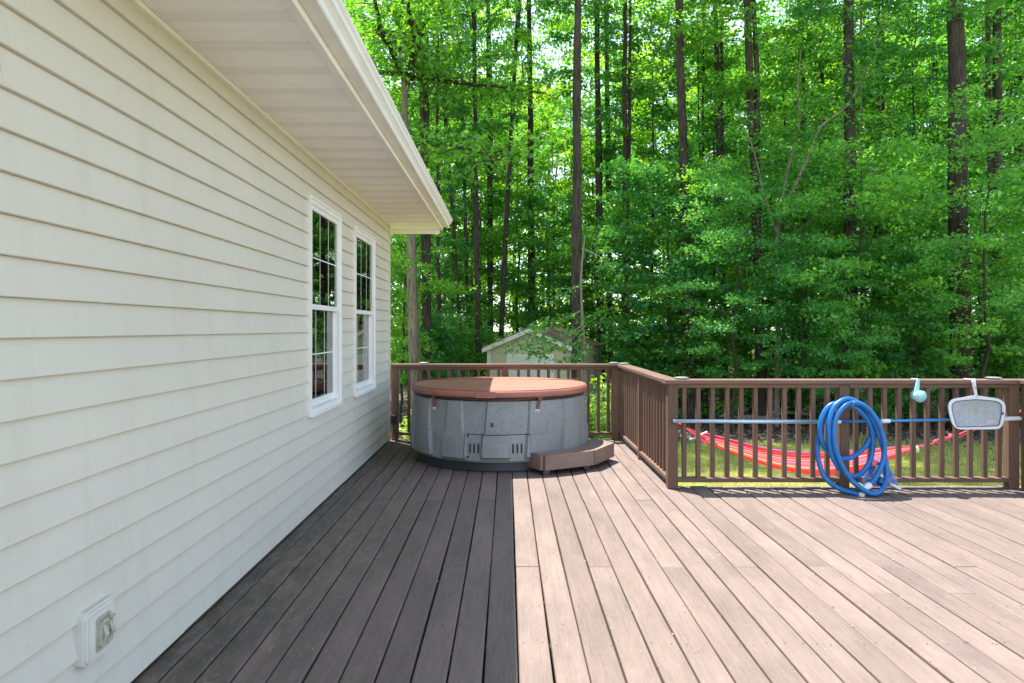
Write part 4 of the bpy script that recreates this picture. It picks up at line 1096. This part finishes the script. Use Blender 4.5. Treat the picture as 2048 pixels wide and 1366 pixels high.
# the oak by the house: limbs fork from about 8 m
t, r0 = OAK; rg = random.Random(12); lm = MB(); Pp = []; arrs = None
fork = Vector((0, 0, 8.9))
limbs = [((-.9, 0.2, 1.5), .085, 4.6), ((.1, -.3, 1.9), .10, 5.0), ((.75, .2, 1.4), .085, 4.8), ((-.5, -.9, .75), .06, 3.6), ((.5, -.8, .8), .055, 3.6), ((-1.4, -.3, .55), .05, 3.4), ((1.2, -.1, .30), .055, 3.6), ((.2, .9, .9), .06, 3.5), ((1.0,-.6,.05), .04, 3.0), ((-.8,.5,.1), .04, 2.6)]
LP, LN, LA, LS, LR = [], [], [], [], []
for li, (dv, r_, ln) in enumerate(limbs):
    d = Vector(dv).normalized(); p = fork+Vector((0, 0, rg.uniform(-.7, .35) if li > 2 else 0)); pts = [p]
    if li >= 8: pts = [fork+Vector((0,0,-2.2+.5*(li-8)))]
    for s_ in range(8):
        d = (d+Vector((rg.gauss(0, .16), rg.gauss(0, .16), rg.gauss(0, .12)-.01))).normalized(); pts.append(pts[-1]+d*ln/8)
    lm.tube(pts, [r_*1.35*(1-.75*q/8) for q in range(9)], 8, False)
    tm, L = grow(700+li, 1, .01, .1, 1, 1, 1, 1, .1)
    for q in range(1, 9):
        for w_ in range(3):
            az = rg.uniform(0, 6.28); sd = Vector((math.cos(az), math.sin(az), rg.uniform(-.35, .45))).normalized(); Ls = rg.uniform(.7, 1.5)
            e = pts[q]+sd*Ls+Vector((0,0,-.18*Ls)); md = lerp(pts[q], e, .5)+Vector((0,0,.1))
            lm.tube([pts[q], md, e], [.014, .009, .003], 4, False)
            n_ = int(44*Ls); g_ = np.random.default_rng(li*100+q*10+w_)
            u = g_.uniform(.15, 1.15, n_)[:, None]; A, B, C = map(np.array, (pts[q], md, e))
            ps = (1-u)**2*A+2*u*(1-u)*B+u*u*C+g_.normal(0, 1, (n_, 3))*np.array([.24, .24, .13])
            LP.append(ps); LN.append(np.array([0,0,1.])+g_.normal(0, .6, (n_, 3))); LA.append(np.array(sd)*.7+g_.normal(0, .7, (n_, 3))+np.array([0,0,-.7]))
            LS.append(.12*g_.uniform(.6, 1.25, n_)); LR.append(np.clip(.5*g_.uniform(0, 1, n_)+.5*rg.random(), 0, 1))
obj('limbs', mesh('limbs', lm.v, lm.f, True), M_bark, t)
obj('crown', leaf_mesh('crown', *[np.concatenate(q) for q in (LP, LN, LA, LS, LR)], M_leaf, 'tri'), None, t)

def around(px, d): return PX(px, d), d
MIDS = [(905, 25, 11, 0, 'leafy slender tree behind the thin stems left of the shed'), (965, 28, 12, 1, 'yellow-green sunlit tree deep behind left end of the shed'),
 (1032, 27, 11, 3, 'leafy tree behind the shed roof, left of its peak'), (1105, 28, 11, 1, 'yellow-green sunlit tree behind the shed roof, right of its peak'),
 (1180, 26, 10, 0, 'leafy tree filling the gap right of the pine before the shed'), (1300, 23, 12, 2, 'leafy tree between far deck corner and stout leaning trunk'),
 (1335, 28, 13, 1, 'yellow-green tree deep in the wood left of the stout leaning trunk'), (1425, 24, 13, 0, 'leafy tree just right of the stout leaning trunk'),
 (1480, 28, 14, 1, 'yellow-green tree deep behind the tall brown trunk'), (1570, 25, 14, 3, 'dark leafy tree behind the pale branching tree'),
 (1650, 22, 12, 2, 'leafy tree left of the nearly black trunk'), (1745, 26, 14, 1, 'yellow-green tree glowing right of the nearly black trunk'),
 (1815, 22, 13, 0, 'tall leafy tree left of the thickest trunk'), (1860, 27, 14, 3, 'dark leafy tree deep left of the thickest trunk'),
 (1955, 24, 14, 2, 'leafy tree behind the right side of the thickest trunk'), (2035, 26, 14, 1, 'yellow-green tree deep by the right photo edge'),
 (2110, 20, 12, 0, 'leafy tree just past the right photo edge, nearest of those'), (2200, 24, 13, 2, 'leafy tree past the right photo edge, second in depth'), (820, 21, 9, 3, 'dark leafy tree behind the forking oak by the house'), (770, 24, 11, 0, 'leafy tree hidden behind the far house corner'), (690, 20, 11, 2, 'leafy tree whose top shows over the white gutter'), (870, 23, 10, 1, 'yellow-green tree glowing between forking oak and dark trunk'), (938, 23.5, 11, 0, 'leafy tree between the thinnest stems left of the shed'),
 (1062, 31, 14, 1, 'yellow-green tree far behind the shed peak'), (1140, 31, 13, 0, 'leafy tree far behind the pine before the shed'), (1250, 30, 13, 1, 'yellow-green tree far above the far deck corner'), (1395, 30, 14, 2, 'leafy tree far behind the stout leaning trunk'),
 (1520, 31, 15, 1, 'yellow-green tree far behind the tall brown trunk, right side'), (1635, 29, 14, 1, 'yellow-green tree far behind the slim leaning stem'), (1700, 30, 15, 0, 'leafy tree far behind the nearly black trunk'),
 (1795, 30, 15, 1, 'yellow-green tree far above the cyan dipper cup'), (1905, 30, 15, 2, 'leafy tree far behind the thickest trunk'), (1985, 30, 15, 1, 'yellow-green tree far behind the sturdy right-hand trunk'), (2330, 22, 13, 3, 'dark leafy tree farthest past the right photo edge')]
for i, (px, d, H, kd, lb) in enumerate(MIDS):
    x, y = around(px, d)
    MID[kd].put('leafy_tree', lb, 'tree', x, y, H, rot=i*2.1, group='leafy trees inside the wood', spread=1.08)
UNDS = [(1255, 19.5, 6.2, 0, 'small leafy tree over the far deck corner post'), (1325, 17.5, 6.8, 1, 'dark low tree above the side railing'),
 (1412, 17.4, 6.6, 2, 'bright leafed low tree above the near corner post'), (1462, 15.4, 5.6, 2, 'pale topped low tree over left half of front railing'),
 (1600, 18.5, 7.0, 1, 'dark spreading low tree right of the pale branching tree'), (1645, 16.2, 5.0, 0, 'low spreading tree above the hose coil, lit from above'),
 (1765, 16.8, 5.8, 2, 'broad low tree between nearly black trunk and thin dark stem'), (1812, 17.0, 6.6, 1, 'dark maple left of the thickest trunk'),
 (1880, 18.5, 7.4, 0, 'leafy low tree hugging the left side of the thickest trunk'), (1962, 16.6, 5.6, 0, 'low maple between thickest trunk and sturdy right-hand trunk'),
 (2105, 14.5, 6.0, 0, 'near maple reaching in from the right photo edge'), (1205, 24, 7, 1, 'dark low tree beyond the right end of the shed'),
 (890, 20, 5.0, 1, 'dark low tree under the thin stems left of the shed'), (800, 16.5, 5.2, 3, 'bright leafed low tree against the house corner'), (1690, 20, 8, 2, 'leafy tree crowding the nearly black trunk from behind'), (1530, 20.5, 8, 0, 'leafy low tree behind the pale branching tree'), (1690, 14.6, 3.6, 2, 'small leaved sapling at the foot of the nearly black trunk'), (1835, 14.4, 3.9, 1, 'broad leaved sapling left of the thickest trunk base'), (1955, 13.9, 6.6, 2, 'small leaved tree overlapping the thickest trunk from its right'), (1722, 14.9, 6.2, 0, 'bright low tree overlapping the nearly black trunk'), (1598, 15.0, 4.2, 0, 'sapling right of the pale branching tree base'), (955, 22.5, 6.5, 0, 'leafy low tree behind left corner of the shed'), (1100, 22.5, 6.8, 1, 'dark low tree right behind the shed roof')]
for i, (px, d, H, kd, lb) in enumerate(UNDS):
    x, y = around(px, d)
    UND[kd].put('understory_tree', lb, 'tree', x, y, H, rot=i*1.3+.4, group='low trees at the wood edge', spread=1.0)
SHRS = [(862, 17.5, 2.4, 0, 'dark shrub at the foot of the forking oak'), (905, 18.5, 2.2, 2, 'dark shrub between forking oak and shed'), (950, 20, 2.2, 1, 'green shrub touching left wall of the shed'),
 (1268, 19, 2.3, 1, 'green shrub beyond the far deck corner'), (1290, 18, 2.2, 0, 'dark shrub behind the side railing'), (1360, 17.5, 2.4, 2, 'dark shrub behind the near corner post'),
 (1440, 17, 2.4, 0, 'dark shrub under the pale topped low tree'), (1500, 19, 2.6, 1, 'green shrub beneath the tall brown trunk'), (1585, 18, 2.1, 2, 'dark shrub above the middle of the front railing'),
 (1650, 16.6, 1.9, 1, 'green shrub left of the nearly black trunk base'), (1735, 16.2, 2.1, 1, 'rounded green shrub at the nearly black trunk base'), (1795, 17.5, 2.3, 1, 'green shrub above the cyan dipper cup'),
 (1850, 16, 1.9, 0, 'dark shrub left of the thickest trunk base'), (1975, 17, 2.2, 1, 'green shrub right of the thickest trunk base'), (2035, 16, 2.3, 2, 'dark shrub at right photo edge behind the rail')]
for i, (px, d, H, kd, lb) in enumerate(SHRS):
    x, y = around(px, d)
    SHR[kd].put('shrub', lb, 'shrub', x, y, H, rot=i*1.7, group='shrubs along the wood edge', spread=1.15)

# pale branching tree
pt_ = thing('branching_tree', 'pale barked small tree with long limbs sweeping right through the leaves', 'tree', (PX(1552, 16.3), 16.3, gz(PX(1552, 16.3), 16.3)-.05))
o_ = pt_.location
def rel(px, py, d): return P(px, py, d)-o_
pm = MB()
pm.tube(spline([Vector((0,0,0)), rel(1556,640,16.3), rel(1552,520,16.3), rel(1560,420,16.2), rel(1576,340,16.1)], 6), [.075-.0018*q for q in range(25)], 10, False)
pmo = pm.build('trunk', M_barkp, pt_, True)
lms = [[(1560,420),(1590,370),(1618,310),(1640,255),(1690,215),(1720,165),(1745,95),(1765,40)], [(1576,340),(1588,290),(1600,240),(1596,180),(1602,100)], [(1556,470),(1530,400),(1515,330),(1500,280),(1470,220)], [(1555,500),(1610,450),(1680,400),(1740,350),(1800,310)], [(1560,560),(1620,520),(1680,500),(1740,480)]]
LP, LN, LA, LS, LR = [], [], [], [], []; g_ = np.random.default_rng(55)
for li, l in enumerate(lms):
    pts = spline([rel(a, b, 16.2-.12*q) for q, (a, b) in enumerate(l)], 5); n_ = len(pts)
    r_ = [.05, .04, .035, .03, .022][li]
    MB().tube(pts, [r_*(1-.8*q/(n_-1)) for q in range(n_)], 7, False).build('limb', M_barkp, pt_, True)
    for q in range(4, n_):
        for _ in range(2):
            az = g_.uniform(0, 6.28); sd = Vector((math.cos(az), math.sin(az), g_.uniform(-.2, .5))); e = pts[q]+sd*g_.uniform(.4, 1.0); m_ = 26
            u = g_.uniform(.2, 1.1, m_)[:, None]
            LP.append(np.array(pts[q])*(1-u)+np.array(e)*u+g_.normal(0, 1, (m_, 3))*np.array([.17, .17, .08])); LN.append(np.array([0,0,1.])+g_.normal(0, .5, (m_, 3)))
            LA.append(np.array(sd)+g_.normal(0, .7, (m_, 3))+np.array([0,0,-.4])); LS.append(.10*g_.uniform(.6, 1.2, m_)); LR.append(g_.uniform(0, 1, m_))
obj('crown', leaf_mesh('crown', *[np.concatenate(q) for q in (LP, LN, LA, LS, LR)], M_leafd, 'tri'), None, pt_)

# oak bough reaching in front of the shed, from a leaning young oak beside the pine
yo = thing('young_oak', 'young oak whose dark leafy bough hangs in front of the shed', 'tree', (PX(1168, 14.2), 14.2, gz(PX(1168, 14.2), 14.2)-.05))
o_ = yo.location; ym = MB()
ym.tube(spline([Vector((0,0,0)), rel(1170,740,14.2), rel(1166,660,14.2), rel(1162,560,14.1), rel(1170,470,14.0)], 5), [.05-.0019*q for q in range(21)], 8, False)
ym.build('trunk', M_barkp, yo, True)
LP, LN, LA, LS, LR = [], [], [], [], []
bl = [([(1166,650),(1135,668),(1095,684),(1050,692),(1010,690)], 1), ([(1166,655),(1130,690),(1090,705),(1060,708)], 1), ([(1168,660),(1165,700),(1140,722),(1115,735)], 1), ([(1166,620),(1120,640),(1080,655),(1065,668)], 1.2), ([(1163,570),(1130,585),(1090,600)], 1), ([(1170,500),(1210,520),(1240,560)], 1)]
for li, (l, den) in enumerate(bl):
    pts = spline([rel(a, b, 14.15-.12*q) for q, (a, b) in enumerate(l)], 6); n_ = len(pts)
    MB().tube(pts, [.016*(1-.8*q/(n_-1)) for q in range(n_)], 5, False).build('limb', M_barkp, yo, True)
    for q in range(3, n_):
        m_ = int(9*den); c = np.array(pts[q])
        LP.append(c+g_.normal(0, 1, (m_, 3))*np.array([.11, .2, .07])); LN.append(np.array([0,-.2,1.])+g_.normal(0, .6, (m_, 3)))
        LA.append(g_.normal(0, .8, (m_, 3))+np.array([-.2,0,-.5])); LS.append(.10*g_.uniform(.6, 1.25, m_)); LR.append(g_.uniform(0, 1, m_))
obj('crown', leaf_mesh('crown', *[np.concatenate(q) for q in (LP, LN, LA, LS, LR)], M_leafd, 'tri'), None, yo)

# young tree outside the frame that carries the right end of the hammock
CAN[2].put('hammock_tree', 'slim tree right of the photo that holds the hammock rope', 'tree', HT.x+.05, 8.62, 18, rot=.8, group=None, spread=.7)

# far-off wood: reads as one mass
rg = np.random.default_rng(77); NCL = 1650
cx = rg.uniform(-22, 46, NCL); cy = rg.uniform(31, 58, NCL); u = rg.uniform(0, 1, NCL); cz = -1+23*u**1.35
per = 230; rad = rg.uniform(.7, 1.7, NCL)
cen = np.stack([cx, cy, cz], 1)
pos = (cen[:, None]+rg.normal(0, 1, (NCL, per, 3))*np.stack([rad, rad, rad*.42], 1)[:, None]*.62).reshape(-1, 3)
n_ = len(pos); tone = np.repeat(rg.uniform(0, 1, NCL), per)
fw = obj('far_woods', leaf_mesh('far_woods', pos, np.array([0,0,1.])+rg.normal(0, .6, (n_, 3)), rg.normal(0, 1, (n_, 3))+np.array([0,0,-.4]), .21*rg.uniform(.6, 1.3, n_), np.clip(.5*rg.uniform(0, 1, n_)+.5*tone, 0, 1), M_leafy, 'kite'))
fw['kind'] = 'stuff'; fw['label'] = 'sunlit green mass of far-off woodland behind the nearer trees'; fw['category'] = 'woods'
tm = MB()
for q in range(90):
    x, y = rg.uniform(-20, 42), rg.uniform(31, 56); r_ = rg.uniform(.07, .18); z = gz(x, y)
    tm.tube([(x, y, z-.1), (x+rg.normal(0,.25), y, z+6), (x+rg.normal(0,.5), y, z+16)], [r_, r_*.8, r_*.4], 6, False)
ft = tm.build('far_trunks', M_bark, None, True); ft['kind'] = 'stuff'; ft['label'] = 'dim far trunks deep inside the woodland'; ft['category'] = 'woods'

# ------------------------------------------------------------------ ground cover
rg = np.random.default_rng(5)
def scatter(n, x0, x1, y0, y1): return rg.uniform(x0, x1, n), rg.uniform(y0, y1, n)
gzv = np.vectorize(gz)
x, y = scatter(110000, -4, 11.5, 6.3, 15.6)
edge = 14.3-.10*x+.6*np.sin(x*1.1)+.4*np.sin(x*2.7+1)
dens = np.clip((edge+.8-y)/1.6, 0, 1)
k = (rg.uniform(0, 1, len(x)) < dens) & ~((x < SIDE) & (y < FAR+.1)); x, y = x[k], y[k]; n_ = len(x)
pos = np.stack([x, y, gzv(x, y)-.004], 1)
gm = leaf_mesh('lawn', pos, np.stack([rg.normal(0, 1, n_), rg.normal(0, 1, n_), np.full(n_, .3)], 1), np.array([0,0,1.])+rg.normal(0, .42, (n_, 3)), .062*rg.uniform(.5, 1.3, n_), np.clip(rg.normal(.5, .25, n_), 0, 1), M_grass, 'blade')
go = obj('lawn_grass', gm); go['kind'] = 'stuff'; go['label'] = 'short patchy lawn grass behind the front railing'; go['category'] = 'grass'
x, y = scatter(46000, -8, 16, 11.5, 24)
edge = 13.7-.10*x+.6*np.sin(x*1.1)+.4*np.sin(x*2.7+1)
k = rg.uniform(0, 1, len(x)) < np.clip((y-edge)/1.5, .012, 1); x, y = x[k], y[k]; n_ = len(x)
pos = np.stack([x, y, gzv(x, y)+rg.uniform(.0, .03, n_)], 1)
lo = obj('leaf_litter', leaf_mesh('leaf_litter', pos, np.array([0,0,1.])+rg.normal(0, .45, (n_, 3)), rg.normal(0, 1, (n_, 3)), .085*rg.uniform(.5, 1.3, n_), rg.uniform(0, 1, n_), M_litter, 'kite'))
lo['kind'] = 'stuff'; lo['label'] = 'brown fallen leaves covering the ground at the wood edge'; lo['category'] = 'leaf litter'
# tiny dry flakes lying on the deck
nd = 700; x = rg.uniform(WALL+.05, RIGHT, nd); y = 2.4+6.1*rg.uniform(0, 1, nd)**1.1
gapx = x_seam+np.round((x-x_seam)/PITCH)*PITCH; onlap = rg.uniform(0, 1, nd) < .6; x = np.where(onlap, gapx+rg.normal(0, .004, nd), x)
k = ~((x > SIDE-.02) & (y > NEAR-.05)) & ~(((x-TC.x)**2+(y-TC.y)**2) < 1.0); x, y = x[k], y[k]; n_ = len(x)
do = obj('deck_flakes', leaf_mesh('deck_flakes', np.stack([x, y, np.full(n_, .0045)], 1), np.array([0,0,1.])+rg.normal(0, .2, (n_, 3)), rg.normal(0, 1, (n_, 3)), .0085*rg.uniform(.35, 1.6, n_), rg.uniform(0, 1, n_), M_debris, 'kite'))
do['kind'] = 'stuff'; do['label'] = 'tiny dry flakes and pollen bits caught between deck boards'; do['category'] = 'debris'

nn = 260; x = rg.uniform(WALL+.05, RIGHT, nn); y = rg.uniform(2.5, 8.4, nn); k = ~((x > SIDE-.02) & (y > NEAR-.05)) & ~(((x-TC.x)**2+(y-TC.y)**2) < 1.0); x, y = x[k], y[k]; n_ = len(x)
no = obj('pine_needles', leaf_mesh('pine_needles', np.stack([x, y, np.full(n_, .005)], 1), np.array([0,0,1.])+rg.normal(0, .05, (n_, 3)), rg.normal(0, 1, (n_, 3))*np.array([1,1,.03]), .055*rg.uniform(.5, 1.6, n_), rg.uniform(0, 1, n_), M_needle, 'needle'))
no['kind'] = 'stuff'; no['label'] = 'dry pine needles strewn over the deck boards'; no['category'] = 'debris'
# sunny weeds just beyond the far railing
def weed(x, y, h, label, seed, n_st=9):
    t = thing('weed', label, 'plant', (x, y, gz(x, y)), 'tall weeds behind the far railing'); g = np.random.default_rng(seed); st = MB(); LP, LN, LA, LS, LR = [], [], [], [], []
    for q in range(n_st):
        az = g.uniform(0, 6.28); tip = Vector((math.cos(az)*g.uniform(.05, .28), math.sin(az)*g.uniform(.05, .28), h*g.uniform(.6, 1.05))); b = Vector((g.normal(0, .05), g.normal(0, .05), 0)); md = lerp(b, tip, .5)+Vector((0, 0, .05))
        st.tube([b, md, tip], [.006, .005, .002], 4, False); m_ = 44; u = g.uniform(.3, 1.02, m_)[:, None]
        LP.append((1-u)**2*np.array(b)+2*u*(1-u)*np.array(md)+u*u*np.array(tip)+g.normal(0, .035, (m_, 3))); LN.append(np.array([0,0,1.])+g.normal(0, .5, (m_, 3)))
        LA.append(g.normal(0, 1, (m_, 3))+np.array([0,0,.2])); LS.append(.075*g.uniform(.6, 1.3, m_)); LR.append(g.uniform(0, 1, m_))
    st.build('stems', M_barkp, t, True); obj('leaves', leaf_mesh('leaves', *[np.concatenate(q) for q in (LP, LN, LA, LS, LR)], M_weed, 'kite'), None, t)
for i, (px, d, h, lb) in enumerate([(1182, 9.6, 1.40, 'bright sunlit weed seen between hot tub and railing corner'), (1203, 9.9, 1.5, 'tallest bright weed left of the far corner post'), (1222, 9.5, 1.45, 'bright weed touching the far corner post'), (1196, 10.4, 1.2, 'small bright weed behind the other sunlit weeds'), (812, 10.4, .9, 'low weed in dapple behind the rail near the house')]):
    weed(PX(px, d), d, h, lb, 900+i)

# fallen branches at the wood edge
for i, (a, b, r_, lb) in enumerate([((1475,800),(1560,815), .07, 'longest fallen log among the brush behind the railing'), ((1500,822),(1545,808), .035, 'fallen branch lying across the log behind the railing'), ((1440,812),(1480,826), .04, 'short fallen branch left of the log'), ((1555,800),(1625,812), .045, 'fallen branch right of the log, behind the rail'), ((1600,822),(1660,806), .03, 'thin fallen branch left of the hose'), ((1790,818),(1842,803), .028, 'thin pale fallen branch under the cyan dipper')]):
    d = 15.6+.25*i; p0, p1 = P(*a, d), P(*b, d-.4)
    for p in (p0, p1): p.z = max(min(p.z, gz(p.x, p.y)+.30), gz(p.x, p.y)+r_*.7)
    t = thing('fallen_branch', lb, 'branch', lerp(p0, p1, .5), 'fallen branches at the wood edge')
    q0, q1 = p0-t.location, p1-t.location; md = Vector((0, .05, .03))
    MB().tube(spline([q0, lerp(q0, md, .5)+Vector((0,.02,.02)), md, q1], 5), [r_*(1-.025*q) for q in range(16)], 8).build('stem', M_barkg, t, True)
    for s_ in range(2):
        st_ = lerp(md, q1, .3+.4*s_); MB().tube([st_, st_+Vector((.12, -.10, .14)), st_+Vector((.30, -.16, .2+.1*s_))], [r_*.4, r_*.3, r_*.12], 5).build('twig', M_barkg, t, True)
print('LEAVES', LEAFCOUNT)
